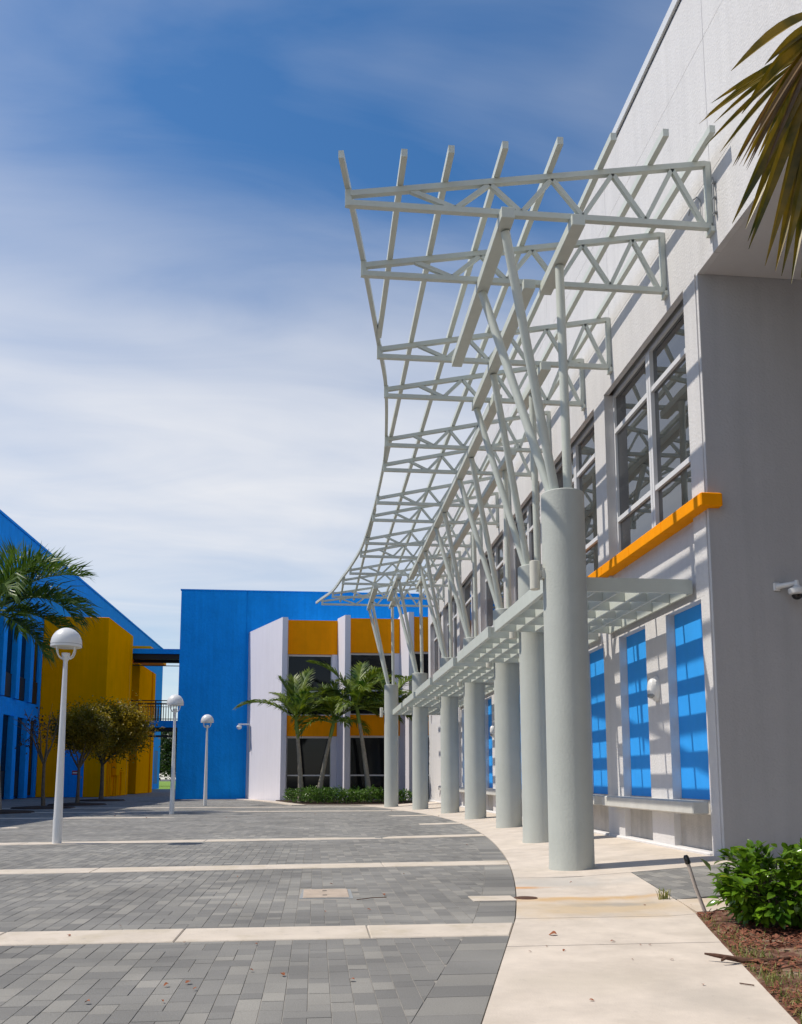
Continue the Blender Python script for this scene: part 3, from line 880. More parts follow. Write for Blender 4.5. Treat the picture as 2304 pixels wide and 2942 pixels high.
# ------------------------------------------------------------------ steel canopy
TIP = [0.28, 0.52, 0.87, 1.08, 1.26, 1.33, 1.345, 1.335, 1.28, 1.215, 1.0, 0.81, 0.53, 0.18]
can = thing('steel_canopy', 'open pale grey steel canopy of trusses and purlins with a curved outer edge', 'canopy', (2.5, 19.6, 7.0))
HB = 7.225
def top_z(t, x):                       # top chord height over x for tip t
    return 7.335 + (8.0 - 7.335) * (x - t) / (4.42 - t)
FR = [0.17, 0.29, 0.385, 0.47, 0.557, 0.641, 0.728, 0.817, 0.899, 0.983]
for k in range(14):
    y, t = Tn[k], TIP[k]
    q = MB()
    q.bar((t, y, HB), (4.415, y, HB), 0.065, 0.065)
    q.bar((t + 0.03, y, top_z(t, t) - 0.0), (4.38, y, top_z(t, 4.38)), 0.064, 0.064)
    q.bar((4.405, y, HB + 0.033), (4.405, y, 8.02), 0.062, 0.062, (0, 1, 0))
    q.bar((t + 0.012, y, HB - 0.035), (t + 0.012, y, 7.40), 0.07, 0.045, (0, 1, 0))
    tr = build(q, 'truss', 'steel', can)
    for j in range(9):
        xa, xb = t + (4.4 - t) * FR[j], t + (4.4 - t) * FR[j + 1]
        topfirst = (j % 2 == 0)
        za = top_z(t, xa) - 0.025 if topfirst else HB + 0.02
        zb = HB + 0.02 if topfirst else top_z(t, xb) - 0.025
        q = MB(); q.bar((xa, y, za), (xb, y, zb), 0.05, 0.05); build(q, 'diagonal', 'steel', tr)
    q = MB(); q.box(4.39, 4.4385, y - 0.07, y + 0.07, HB - 0.09, HB - 0.03); build(q, 'bearing_plate', 'steel', tr)
def tip_at(y):
    if y <= Tn[0]: return TIP[0] + (y - Tn[0]) * (TIP[1] - TIP[0]) / (Tn[1] - Tn[0])
    if y >= Tn[-1]: return TIP[-1] + (y - Tn[-1]) * (TIP[-1] - TIP[-2]) / (Tn[-1] - Tn[-2])
    for k in range(13):
        if Tn[k] <= y <= Tn[k + 1]:
            # smooth curve through the tips
            p0 = TIP[max(k - 1, 0)]; p1, p2 = TIP[k], TIP[k + 1]; p3 = TIP[min(k + 2, 13)]
            u = (y - Tn[k]) / (Tn[k + 1] - Tn[k]); h = Tn[k + 1] - Tn[k]
            m1 = (p2 - p0) / (Tn[k + 1] - Tn[max(k - 1, 0)]) * h
            m2 = (p3 - p1) / (Tn[min(k + 2, 13)] - Tn[k]) * h
            return (2 * u**3 - 3 * u**2 + 1) * p1 + (u**3 - 2 * u**2 + u) * m1 + (-2 * u**3 + 3 * u**2) * p2 + (u**3 - u**2) * m2
YA, YB = 8.19, 31.3
def poly_bar(pts, w, h):
    q = MB(); rs = []
    pts = [Vector(p) for p in pts]
    for i, p in enumerate(pts):
        d = (pts[min(i + 1, len(pts) - 1)] - pts[max(i - 1, 0)]).normalized()
        s = d.cross(Vector((0, 0, 1))).normalized(); u = s.cross(d)
        rs.append([p - s * w / 2 - u * h / 2, p + s * w / 2 - u * h / 2, p + s * w / 2 + u * h / 2, p - s * w / 2 + u * h / 2])
    return q.rings(rs)
ee = [YA + (YB - YA) * i / 60 for i in range(61)]
q = poly_bar([(tip_at(y) + 0.005, y, 7.435) for y in ee], 0.055, 0.085)
build(q, 'edge_beam', 'steel', can)
PX = [0.86, 1.36, 1.94, 2.54, 3.13, 3.72, 4.25]
for px in PX:
    runs = []; cur = []
    nodes = [(YA, TIP[0])] + list(zip(Tn, TIP)) + [(YB, TIP[-1])]
    yy = YA
    samples = sorted(set([YA, YB] + Tn + [YA + 0.15 * k for k in range(int((YB - YA) / 0.15))]))
    def tz(y):
        ks = [YA] + Tn + [YB]; ts = [TIP[0]] + TIP + [TIP[-1]]
        for k in range(len(ks) - 1):
            if ks[k] <= y <= ks[k + 1]:
                u = (y - ks[k]) / (ks[k + 1] - ks[k]); return top_z(ts[k], px) * (1 - u) + top_z(ts[k + 1], px) * u
        return top_z(ts[-1], px)
    for y in samples:
        if tip_at(y) < px - 0.02: cur.append(y)
        else:
            if len(cur) > 1: runs.append(cur)
            cur = []
    if len(cur) > 1: runs.append(cur)
    for r in runs:
        keep = [r[0]] + [y for y in r if y in Tn] + [r[-1]]
        keep = sorted(set(keep))
        if len(keep) < 2: continue
        q = poly_bar([(px, y, tz(y) + 0.032 + 0.043) for y in keep], 0.065, 0.085)
        build(q, 'purlin', 'steel', can)
def beam(x, a, b, w=0.15, h=0.125):
    q = MB(); q.bbox(x - w / 2, x + w / 2, a, b, 7.191 - h, 7.191, 0.004); build(q, 'beam', 'steel', can)
beam(2.03, 8.50, 11.95); beam(2.60, 9.82, 13.45); beam(2.885, 13.05, 25.75); beam(2.495, 25.45, 29.05); beam(1.89, 27.05, 30.75)
beam(2.835, 8.55, 9.95); beam(3.375, 11.9, 13.45); beam(3.65, 15.3, 25.75); beam(3.26, 25.87, 27.0); beam(2.665, 29.0, 30.4)

# ------------------------------------------------------------------ trellis bays
for i in range(6):
    a, b = YC[i] + 0.27, YC[i + 1] - 0.27
    nm = ['nearest', 'second', 'third', 'fourth', 'fifth', 'farthest'][i]
    t = thing('trellis_bay', '%s flat egg-crate trellis bay fixed between the columns and the wall' % nm, 'trellis', (3.5, a, 3.17), 'egg-crate trellis bays under the canopy')
    xo, xi = 2.655, 4.40
    z0, z1 = 3.172, 3.325
    q = MB(); q.bbox(xo, xo + 0.055, a - 0.02, b + 0.02, z0 - 0.005, z1 + 0.02, 0.003); build(q, 'fascia', 'trellis', t)
    q = MB(); q.box(xo + 0.056, xi, a, a + 0.05, z0, z1 + 0.012); build(q, 'end_beam', 'trellis', t)
    q = MB(); q.box(xo + 0.056, xi, b - 0.05, b, z0, z1 + 0.012); build(q, 'end_beam', 'trellis', t)
    q = MB(); q.box(xi + 0.001, xi + 0.036, a, b, z0 - 0.01, z1); build(q, 'ledger', 'trellis', t)
    nsl = 5
    for k in range(1, nsl + 1):
        xx = xo + 0.05 + (xi - xo - 0.05) * k / (nsl + 1)
        q = MB(); q.box(xx - 0.016, xx + 0.016, a + 0.051, b - 0.051, z0 + 0.004, z1 - 0.004); build(q, 'slat', 'trellis', t)
    for k in range(1, 5):
        yy = a + 0.025 + (b - a - 0.05) * k / 5
        q = MB()
        for s in range(nsl + 1):
            xa = xo + 0.05 + (xi - xo - 0.05) * s / (nsl + 1) + (0.0165 if s else 0.007)
            xb = xo + 0.05 + (xi - xo - 0.05) * (s + 1) / (nsl + 1) - (0.0165 if s < nsl else 0.0005)
            q.box(xa, xb, yy - 0.014, yy + 0.014, z0 + 0.006, z1 - 0.008)
        build(q, 'cross_slat', 'trellis', t)

# ------------------------------------------------------------------ lamp posts
def make_lamp():
    t = thing('lamp_post', 'nearest white lamp post with half-dome head, on the pavers at left', 'lamp post', (-3.96, 13.94, 0), 'white dome lamp posts on the plaza')
    X, Y = -3.96, 13.94
    q = MB(); q.lathe(X, Y, [(0.070, -0.005), (0.070, 0.35), (0.066, 0.45), (0.050, 1.6), (0.033, 2.82), (0.032, 2.85)], 20); build(q, 'pole', 'white_metal', t, True)
    q = MB(); q.lathe(X, Y, [(0.034, 2.83), (0.040, 2.86), (0.052, 2.875), (0.052, 2.905), (0.062, 2.93), (0.064, 2.975), (0.040, 2.98)], 16); build(q, 'collar', 'white_metal', t, True)
    for k in range(4):
        a = R(45 + 90 * k + 12); c, s = math.cos(a), math.sin(a)
        q = MB(); q.tube([(X + c * r, Y + s * r, z) for r, z in ((0.045, 2.885), (0.10, 2.895), (0.15, 2.93), (0.180, 2.99), (0.188, 3.04), (0.188, 3.085))], 0.0105, 8); build(q, 'arm', 'white_metal', t, True)
    q = MB(); rs = [(0.222, 3.072), (0.236, 3.072), (0.237, 3.12)]
    for k in range(1, 14):
        a = R(90 * k / 14); rs.append((0.237 * math.cos(a), 3.12 + 0.262 * math.sin(a)))
    rs.append((0.010, 3.381))
    q.lathe(X, Y, rs, 36); build(q, 'dome', 'white_metal', t, True)
    q = MB(); q.lathe(X, Y, [(0.2385, 3.108), (0.2395, 3.111), (0.2385, 3.114)], 36, False); build(q, 'rim_seam', 'grey_metal', t, True)
    q = MB(); q.lathe(X, Y, [(0.200, 3.066), (0.219, 3.073), (0.04, 3.078)], 24); build(q, 'diffuser', 'cream', t, True)
    return t
lamp = make_lamp()
for (x, y, lab) in ((-4.0, 24.96, 'middle white lamp post with half-dome head, before the blue wall edge'), (-4.05, 32.75, 'farthest white lamp post with half-dome head, before the blue wall')):
    c = copy_tree(lamp); c.location = (x, y, 0); c['label'] = lab

# ------------------------------------------------------------------ left blue building
LX = -15.0
lb = thing('blue_building', 'long tall blue building with upright fins along the left side of the plaza', 'building', (LX, 45, 0))
part('wall', 'blue', lb, (-26, LX - 0.25, 8, 85.5, 0, 13.5), (LX - 0.251, LX, 8, 85.5, 8.85, 13.5), (LX - 0.251, LX, 48.0, 85.5, 0, 8.849))
part('parapet_cap', 'blue', lb, (-26, LX + 0.06, 7.9, 85.6, 13.5, 13.62))
y = 20.2; fins = []
while y < 47.4: fins.append(y); y += 2.0
part('floor_band', 'blue', lb, (LX - 0.25, LX + 0.04, 19, 48.0, 4.08, 4.93))
for y in fins:
    q = MB(); q.bbox(LX - 0.1, LX + 0.20, y - 0.25, y + 0.25, 0, 4.079, 0.01); build(q, 'fin', 'blue', lb)
    q = MB(); q.bbox(LX - 0.1, LX + 0.20, y - 0.25, y + 0.25, 4.931, 8.849, 0.01); build(q, 'fin', 'blue', lb)
    if y < 22: continue
    for z0, z1 in ((0.12, 4.07), (4.94, 8.84)):
        q = MB(); q.box(LX - 0.16, LX - 0.10, y + 0.26, y + 1.74, z0, z1); w = build(q, 'window', 'dark_metal', lb)
        zz = z0 + 1.25
        q = MB(); q.box(LX - 0.099, LX - 0.09, y + 0.32, y + 0.98, zz, z1 - 0.05); build(q, 'pane', 'glass_far', w)
        q = MB(); q.box(LX - 0.099, LX - 0.09, y + 1.02, y + 1.68, zz, z1 - 0.05); build(q, 'pane', 'glass_far', w)
        if z0 > 4:
            q = MB(); q.box(LX - 0.08, LX - 0.03, y + 0.26, y + 1.74, z0 + 0.05, z0 + 1.2); build(q, 'guard_panel', 'dark_metal', w)
for y in (82.7, 83.3, 83.9):
    for z0, z1 in ((0.5, 3.6), (5.4, 7.6)):
        part('slot', 'dark_metal', lb, (LX - 0.02, LX + 0.012, y, y + 0.25, z0, z1))

tA = thing('ochre_tower', 'square ochre yellow stair tower with a blue door', 'tower', (-13.2, 51.6, 0))
q = MB(); q.bbox(LX + 0.003, -11.5, 48.4, 54.8, 0, 9.9, 0.02); build(q, 'wall', 'yellow_tower', tA)
d = part('door', 'blue', tA, (-13.62, -12.52, 48.37, 48.399, 0.0, 2.54))
build(MB().box(-13.12, -12.72, 48.362, 48.3695, 1.20, 1.42), 'door_sign', 'red_sign', d)
build(MB().box(-13.08, -12.76, 48.358, 48.3615, 1.27, 1.34), 'sign_stripe', 'white_metal', d)
build(MB().box(-12.64, -12.60, 48.33, 48.3695, 1.0, 1.12), 'handle', 'grey_metal', d)
part('control_joint', 'dark_metal', tA, (-11.502, -11.497, 54.2, 54.23, 0, 9.8))
tB = thing('ochre_block', 'farther ochre yellow block behind the stair tower, beneath the bridge roof', 'tower', (-13.2, 60.5, 0))
q = MB(); q.bbox(LX + 0.003, -11.6, 57.7, 63.4, 0, 8.53, 0.02); build(q, 'wall', 'yellow_tower', tB)
part('downpipe', 'yellow_tower', tB, (-11.6, -11.52, 62.0, 62.1, 0, 8.5))
part('roof_slab', 'yellow', tB, (LX + 0.01, -11.0, 57.9, 64, 9.22, 9.75))

cab = thing('utility_cabinet', 'ochre painted utility cabinet on legs beside the stair tower', 'cabinet', (-11.3, 50.6, 0))
q = MB(); q.bbox(-11.49, -11.2, 50.3, 51.1, 1.15, 2.15, 0.02); build(q, 'body', 'yellow_tower', cab)
for yy in (50.45, 50.95): q = MB(); q.tube([(-11.35, yy, 0), (-11.35, yy, 1.15)], 0.06, 8); build(q, 'leg', 'yellow_tower', cab, True)
for yy in (49.3, 49.7): q = MB(); q.tube([(-11.42, yy, 0), (-11.42, yy, 2.0)], 0.05, 8); build(q, 'conduit', 'yellow_tower', cab, True)
sp = thing('standpipe', 'small ochre standpipe with valve right of the utility cabinet', 'standpipe', (-11.3, 52.3, 0))
q = MB(); q.tube([(-11.35, 52.2, 0), (-11.35, 52.2, 1.35), (-11.35, 52.7, 1.35)], 0.06, 8); build(q, 'pipe', 'yellow_tower', sp, True)
q = MB(); q.lathe(-11.35, 52.2, [(0.1, 1.42), (0.1, 1.47), (0.02, 1.48)], 10); build(q, 'valve', 'yellow_tower', sp, True)

br = thing('footbridge', 'blue roofed upper footbridge with dark railing between the two blue buildings', 'bridge', (-9.5, 56.4, 4.2))
part('roof', 'blue', br, (-11.9, -3.5, 55.3, 57.6, 8.875, 9.19))
part('roof_beam', 'dark_metal', br, (-11.9, -3.5, 55.45, 55.7, 8.54, 8.874), (-11.9, -3.5, 57.1, 57.35, 8.54, 8.874))
part('tie_rod', 'dark_metal', br, (-11.9, -3.5, 55.5, 55.54, 8.10, 8.15))
part('deck', 'blue', br, (-11.9, -3.5, 55.4, 57.5, 4.19, 4.60))
part('deck_beam', 'dark_metal', br, (-11.9, -3.5, 55.5, 55.75, 4.02, 4.189), (-11.9, -3.5, 57.1, 57.35, 4.02, 4.189))
part('lower_tie', 'dark_metal', br, (-11.9, -3.5, 55.5, 55.6, 3.58, 3.70))
for yy in (55.46, 57.44):
    part('rail', 'dark_metal', br, (-11.9, -3.5, yy - 0.03, yy + 0.03, 5.86, 5.92))
    part('rail', 'dark_metal', br, (-11.9, -3.5, yy - 0.025, yy + 0.025, 5.64, 5.68))
    part('rail', 'dark_metal', br, (-11.9, -3.5, yy - 0.025, yy + 0.025, 4.70, 4.75))
    x = -11.7; k = 0
    while x < -3.7:
        w = 0.035 if k % 10 == 0 else 0.014
        part('baluster', 'dark_metal', br, (x - w, x + w, yy - w, yy + w, 4.601, 5.86 if k % 10 == 0 else 5.64)); x += 0.16; k += 1

# ------------------------------------------------------------------ far blue hall and white sawtooth wing
bh = thing('blue_hall', 'flat-fronted bright blue hall at the far end of the plaza', 'building', (0, 42.5, 0))
part('wall', 'blue', bh, (-6.68, -3.47, 42.5, 42.95, 0, 10.24), (-3.455, 14, 42.505, 47, 0, 10.24))
part('joint', 'blue', bh, (-3.471, -3.454, 42.53, 42.94, 0, 10.2))
part('parapet_cap', 'blue', bh, (-6.72, -3.6, 42.46, 42.99, 10.241, 10.30), (-3.6, 14, 42.46, 47, 10.241, 10.30))

wing = thing('sawtooth_wing', 'white sawtooth wing with orange bands and dark windows before the blue hall', 'building', (1.5, 38.5, 0))
def pier(pts, h, name='fin_wall'):
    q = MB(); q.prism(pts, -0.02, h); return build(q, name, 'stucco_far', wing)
pier([(-3.34, 42.49), (-1.52, 38.2), (-1.285, 38.2), (-1.285, 38.9), (-2.9, 42.49)], 8.17)
pier([(0.955, 38.64), (1.26, 37.7), (1.505, 37.7), (1.505, 39.5), (0.955, 39.5)], 8.22)
pier([(3.725, 37.94), (4.03, 37.0), (4.265, 37.0), (4.265, 39.5), (3.725, 39.5)], 8.27)
pier([(6.5, 37.3), (6.8, 36.4), (7.05, 36.4), (7.05, 39.5), (6.5, 39.5)], 8.3)
for (xa, xb, Y) in ((-1.28, 0.95, 38.62), (1.51, 3.72, 37.92), (4.27, 6.49, 37.3)):
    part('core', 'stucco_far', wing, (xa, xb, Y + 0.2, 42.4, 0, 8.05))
    part('orange_band', 'yellow', wing, (xa, xb, Y, Y + 0.199, 6.56, 8.12))
    part('orange_band', 'yellow', wing, (xa, xb, Y, Y + 0.199, 2.86, 3.78))
    xs = xb - 0.24
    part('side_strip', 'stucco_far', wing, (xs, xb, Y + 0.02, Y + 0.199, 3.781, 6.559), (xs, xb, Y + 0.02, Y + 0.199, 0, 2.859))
    for z0, z1, tz_ in ((3.781, 6.559, 4.87), (0.02, 2.859, 1.12)):
        q = MB(); yy = Y + 0.09
        q.box(xa, xs, yy, yy + 0.08, z1 - 0.09, z1); q.box(xa, xs, yy, yy + 0.08, tz_ - 0.03, tz_ + 0.03)
        q.box(xa, xs, yy, yy + 0.08, z0, z0 + 0.05); q.box(xs - 0.05, xs, yy, yy + 0.079, z0 + 0.05, z1 - 0.09); q.box(xa, xa + 0.03, yy, yy + 0.079, z0 + 0.05, z1 - 0.09)
        w = build(q, 'window', 'frame', wing)
        for za, zb in ((z0 + 0.05, tz_ - 0.03), (tz_ + 0.03, z1 - 0.09)):
            build(MB().box(xa + 0.03, xs - 0.05, yy + 0.03, yy + 0.045, za, zb), 'pane', 'glass_far', w)
cam2 = thing('wall_camera', 'tiny white camera with cable on the tall white fin wall', 'camera', (-3.2, 42.1, 3.0))
p1 = Vector((-3.17, 42.0, 3.55))
q = MB(); q.bbox(p1.x - 0.55, p1.x - 0.02, p1.y - 0.06, p1.y + 0.06, p1.z + 0.0, p1.z + 0.06, 0.01); build(q, 'arm', 'white_metal', cam2)
q = MB(); q.lathe(p1.x - 0.5, p1.y, [(0.1, p1.z - 0.02), (0.13, p1.z - 0.09), (0.1, p1.z - 0.18), (0.03, p1.z - 0.22)], 12); build(q, 'housing', 'white_metal', cam2, True)
q = MB(); q.tube([(p1.x, p1.y - 0.08, p1.z), (p1.x + 0.05, p1.y - 0.25, p1.z - 1.3)], 0.02, 6); build(q, 'cable', 'grey_metal', cam2, True)

# ------------------------------------------------------------------ vegetation
def leaf_quad(q, c, d, nrm, ln, wd, fold=0.25):
    """pointed folded leaf: base at c, along d"""
    d = d.normalized(); s = d.cross(nrm)
    if s.length < 1e-3: s = d.cross(Vector((1, 0, 0.3)))
    s.normalize(); u = s.cross(d)
    a = c; b1 = c + d * ln * 0.45 + s * wd / 2 + u * wd * fold; b2 = c + d * ln * 0.45 - s * wd / 2 + u * wd * fold; m = c + d * ln * 0.5; e = c + d * ln - u * ln * 0.12
    q.add([a, b1, e, m, b2], [(0, 1, 2, 3), (0, 3, 2, 4)])

def frond_mesh(r, base, azim, elev, length, droop, leaf_len, n=30, w=0.055, hang=0.55, lift=0.0):
    """pinnate frond: arching rachis with two rows of drooping leaflets"""
    rach = MB(); lv = MB()
    p = Vector(base); pts = [p.copy()]; seg = 14; el = elev
    for i in range(seg):
        t = (i + 1) / seg
        el = elev - droop * t ** 1.5
        d = Vector((math.cos(azim) * math.cos(el), math.sin(azim) * math.cos(el), math.sin(el)))
        p = p + d * length / seg; pts.append(p.copy())
    rach.tube(pts, [0.028 * (1 - 0.85 * i / seg) + 0.004 for i in range(seg + 1)], 6)
    side = Vector((-math.sin(azim), math.cos(azim), 0))
    for i in range(n):
        t = 0.14 + 0.86 * (i + 0.5) / n
        f = t * seg; k = min(int(f), seg - 1); pos = pts[k].lerp(pts[k + 1], f - k)
        d = (pts[k + 1] - pts[k]).normalized(); upv = side.cross(d)
        if upv.z < 0: upv = -upv
        ll = leaf_len * 1.15 * (0.55 + 0.9 * math.sin(math.pi * min(1, t * 0.9 + 0.08))) * r.uniform(0.82, 1.12) * 0.75
        for sgn in (-1, 1):
            ang = R(r.uniform(38, 60)) * (1 - 0.45 * t)
            dd = (d * math.cos(ang) + side * sgn * math.sin(ang) + upv * (r.uniform(0.05, 0.35) + lift * r.uniform(-.3, 1.3))).normalized()
            a = pos; m1 = a + dd * ll * 0.5; dd2 = (dd + Vector((0, 0, -1)) * hang * r.uniform(0.6, 1.4)).normalized(); e = m1 + dd2 * ll * 0.5
            wv = d.cross(dd).cross(dd); wv = (d - dd * d.dot(dd))
            if wv.length < 1e-3: wv = upv.copy()
            wv = wv.normalized() * w * 0.5
            lv.add([a - wv * .5, a + wv * .5, m1 + wv, m1 - wv, e], [(0, 1, 2, 3), (3, 2, 4)])
    return rach, lv

def palm(label, base, crown, fronds, seed, mat='palm_leaf', group='slender palms before the orange banded wing', r0=0.09, name='feather_palm', trunk_mat='palm_bark'):
    r = random.Random(seed)
    base, crown = Vector(base), Vector(crown)
    t = thing(name, label, 'palm', base, group)
    mid = base.lerp(crown, 0.5) + Vector((0.06, 0, 0)) * (1 if crown.x < base.x else -1)
    pts = []; rad = []
    for i in range(13):
        u = i / 12; p = base * (1 - u) ** 2 + mid * 2 * u * (1 - u) + crown * u * u
        pts.append(p); rad.append(r0 * (1.25 - 0.5 * u + (0.35 * (1 - u) ** 6)) * (1 + 0.05 * (i % 2)))
    q = MB(); q.tube(pts, rad, 10); build(q, 'trunk', trunk_mat, t, True)
    d = (crown - pts[-2]).normalized()
    q = MB(); q.tube([crown - d * 0.1, crown + d * 0.25, crown + d * 0.6, crown + d * 0.8], [r0 * 0.85, r0 * 0.95, r0 * 0.6, r0 * 0.25], 10); build(q, 'crownshaft', 'crownshaft', t, True)
    top = crown + d * 0.55
    for (az, el, ln, dr, ll, hg) in fronds:
        rc, lv = frond_mesh(r, top + Vector((r.uniform(-.03, .03), r.uniform(-.03, .03), r.uniform(-.1, .05))), R(az), R(el), ln, R(dr), ll, hang=hg, n=max(28, int(ln * (21 if name == 'feather_palm' else 26))), w=(0.032 + 0.04 * ll) if name == 'feather_palm' else 0.042, lift=0.0 if name == 'feather_palm' else 0.55)
        fo = build(lv, 'frond', mat, t)
        build(rc, 'rachis', 'crownshaft', fo, True)
    return t
# azimuth: 0 = right, 90 = away, 180 = left, 270 = towards the camera
palm('slender palm at left with one long frond arching over the white fin wall', (-0.55, 34.9, 0.05), (-0.74, 34.9, 2.85),
     [(183, 42, 2.5, 70, 0.62, .7), (100, 80, 2.0, 30, 0.55, .3), (60, 78, 2.3, 35, 0.55, .3), (150, 76, 1.9, 30, 0.5, .3), (20, 60, 2.2, 55, 0.55, .5), (300, 70, 1.8, 60, 0.55, .5), (350, 40, 1.8, 70, 0.5, .6), (40, 50, 2.0, 60, .6, .6), (130, 60, 2.0, 50, .55, .4), (230, 55, 1.6, 70, .55, .6)], 3)
palm('short palm leaning right, between its two taller neighbours by the orange band', (0.12, 35.1, 0.05), (0.62, 35.1, 2.75),
     [(190, 45, 1.9, 100, 0.6, .8), (210, 20, 1.7, 85, 0.6, .9), (120, 74, 1.9, 35, 0.55, .3), (60, 70, 2.0, 50, 0.6, .4), (10, 45, 2.0, 80, 0.6, .6), (250, 60, 1.7, 70, 0.55, .6), (330, 55, 1.7, 80, 0.55, .6), (90, 84, 1.7, 20, 0.5, .2), (30, 20, 1.7, 70, .6, .9), (160, 30, 1.7, 80, .6, .8), (290, 25, 1.5, 70, .55, .9)], 5)
palm('tallest slender palm, just left of the farthest column', (2.2, 34.9, 0.05), (1.76, 34.9, 3.3),
     [(165, 72, 2.9, 60, 0.62, .4), (150, 50, 2.2, 70, 0.6, .6), (75, 78, 2.4, 40, 0.6, .3), (25, 62, 2.6, 65, 0.65, .6), (8, 40, 2.2, 85, 0.65, .8), (195, 28, 2.0, 75, 0.6, .7), (280, 55, 1.9, 80, 0.6, .7), (330, 25, 2.0, 70, 0.65, .9), (240, 15, 1.6, 60, .5, .9), (110, 60, 2.3, 60, .65, .5), (50, 40, 2.2, 75, .65, .8), (310, 70, 2.2, 60, .6, .5), (0, 10, 1.9, 60, .65, 1.)], 8)
palm('palm behind the farthest column, fronds spreading to its right', (3.2, 35.6, 0.05), (3.05, 35.6, 3.3),
     [(120, 75, 2.3, 45, 0.65, .4), (40, 66, 2.6, 60, 0.7, .5), (5, 45, 2.2, 75, 0.7, .6), (345, 15, 1.9, 70, 0.65, .8), (300, 50, 1.8, 80, 0.6, .8), (200, 50, 2.0, 70, 0.6, .6), (20, 0, 1.6, 60, 0.6, .9)], 12)
palm('large dark palm at the left picture edge before the blue building', (-9.45, 26.6, 0.0), (-9.75, 26.6, 5.5),
     [(35, 66, 2.7, 60, .95, .25), (8, 52, 3.0, 62, 1.0, .45), (345, 25, 3.1, 80, 1.0, 1.0), (300, 40, 2.8, 90, 1.0, 1.0), (80, 78, 2.6, 40, .9, .2), (20, 34, 3.0, 75, 1.0, .8), (330, 60, 2.8, 70, 1.0, .5), (180, 50, 3.0, 80, 1.0, .7), (225, 40, 2.9, 80, 1.0, .8), (130, 45, 3.0, 70, 1.0, .7), (0, 5, 2.6, 60, 1.0, 1.1), (350, -20, 2.3, 45, .95, 1.2), (90, 30, 2.8, 80, 1.0, .9), (265, 20, 2.6, 80, .9, 1.)], 21,
     mat='palm_leaf_dark', group=None, r0=0.17, name='royal_palm')

def crown_leaves(q, r, n, center, rad, ln, wd, shell=0.5, sparse=None):
    c = Vector(center); rx, ry, rz = rad
    clumps = []
    for k in range(max(6, n // 90)):
        v = Vector((r.gauss(0, 1), r.gauss(0, 1), r.gauss(0, 1))).normalized() * (shell + (1 - shell) * r.random())
        clumps.append(Vector((v.x * rx, v.y * ry, v.z * rz)) * 0.86)
    for i in range(n):
        b = r.choice(clumps); s = min(rx, rz) * 0.25
        p = c + b + Vector((r.gauss(0, s), r.gauss(0, s), r.gauss(0, s * 0.8)))
        d = Vector((r.gauss(0, 1), r.gauss(0, 1), r.gauss(0.1, 0.8)))
        leaf_quad(q, p, d, Vector((r.gauss(0, .6), r.gauss(0, .6), 1)), ln * r.uniform(.6, 1.2), wd * r.uniform(.7, 1.2))
def tree(label, base, height, center, rad, nleaf, seed, mat='tree_leaf', ln=0.12, wd=0.06, tr=0.07, group=None, name='small_tree', limbs=7, fork=0.42):
    r = random.Random(seed); base = Vector(base); center = Vector(center)
    t = thing(name, label, 'tree', base, group)
    q = MB(); fk = base + Vector((r.uniform(-.05, .05), 0, height * fork))
    q.tube([base - Vector((0, 0, .03)), base.lerp(fk, .4) + Vector((r.uniform(-.03, .03), 0, 0)), fk], [tr * 1.3, tr * 0.95, tr * 0.8], 10)
    for k in range(limbs):
        a = 2 * math.pi * k / limbs + r.uniform(-.3, .3)
        e = center + Vector((math.cos(a) * rad[0] * .8, math.sin(a) * rad[1] * .8, r.uniform(-.3, .75) * rad[2]))
        m = fk.lerp(e, .5) + Vector((0, 0, 0.12 * height * r.uniform(-.6, .6)))
        q.tube([fk - Vector((0, 0, .06)), fk.lerp(m, .5) + Vector((r.uniform(-.06, .06), 0, 0)), m, e], [tr * .62, tr * .45, tr * .3, tr * .1], 7)
        for j in range(3):
            s = m.lerp(e, r.uniform(.1, .8)); q.tube([s, s + Vector((r.gauss(0, .3) * rad[0], r.gauss(0, .3) * rad[1], abs(r.gauss(0, .35)) * rad[2]))], [tr * .18, tr * .05], 5)
    build(q, 'trunk', 'bark', t, True)
    q = MB(); crown_leaves(q, r, nleaf, center, rad, ln, wd)
    build(q, 'crown', mat, t)
    return t
tree('nearly bare small tree with a thin trunk, nearest the left palm', (-9.16, 30.5, 0), 3.6, (-9.45, 30.5, 2.75), (0.85, 0.7, 0.85), 230, 31, mat='tree_leaf_brown', ln=.11, wd=.07, tr=0.06, group='small trees in pits along the left', limbs=8)
tree('small olive leafed tree before the blue door', (-9.06, 34.3, 0), 3.4, (-9.05, 34.3, 2.9), (1.1, 1.0, 0.95), 9000, 33, group='small trees in pits along the left', ln=.13, wd=.065, tr=0.065)
tree('fullest golden olive tree, right of the two leafy ones before the ochre tower', (-9.66, 40.5, 0), 4.0, (-9.2, 40.5, 3.2), (1.7, 1.4, 1.3), 17000, 35, group='small trees in pits along the left', ln=.16, wd=.08, tr=0.09, limbs=9)
for (x, y) in ((-9.16, 30.5), (-9.06, 34.3), (-9.66, 40.5), (-9.3, 26.6)):
    q = MB(); n = 26; pr = random.Random(int(y * 10))
    ring = [(x + 1.05 * math.cos(2 * math.pi * i / n) * pr.uniform(.93, 1.05), y + 1.05 * math.sin(2 * math.pi * i / n) * pr.uniform(.93, 1.05)) for i in range(n)]
    q.rings([[(a, b, -0.01) for a, b in ring], [(x + (a - x) * .93, y + (b - y) * .93, 0.045) for a, b in ring], [(x + (a - x) * .3, y + (b - y) * .3, 0.08) for a, b in ring]])
    struct(build(q, 'tree_pit', 'pit'))
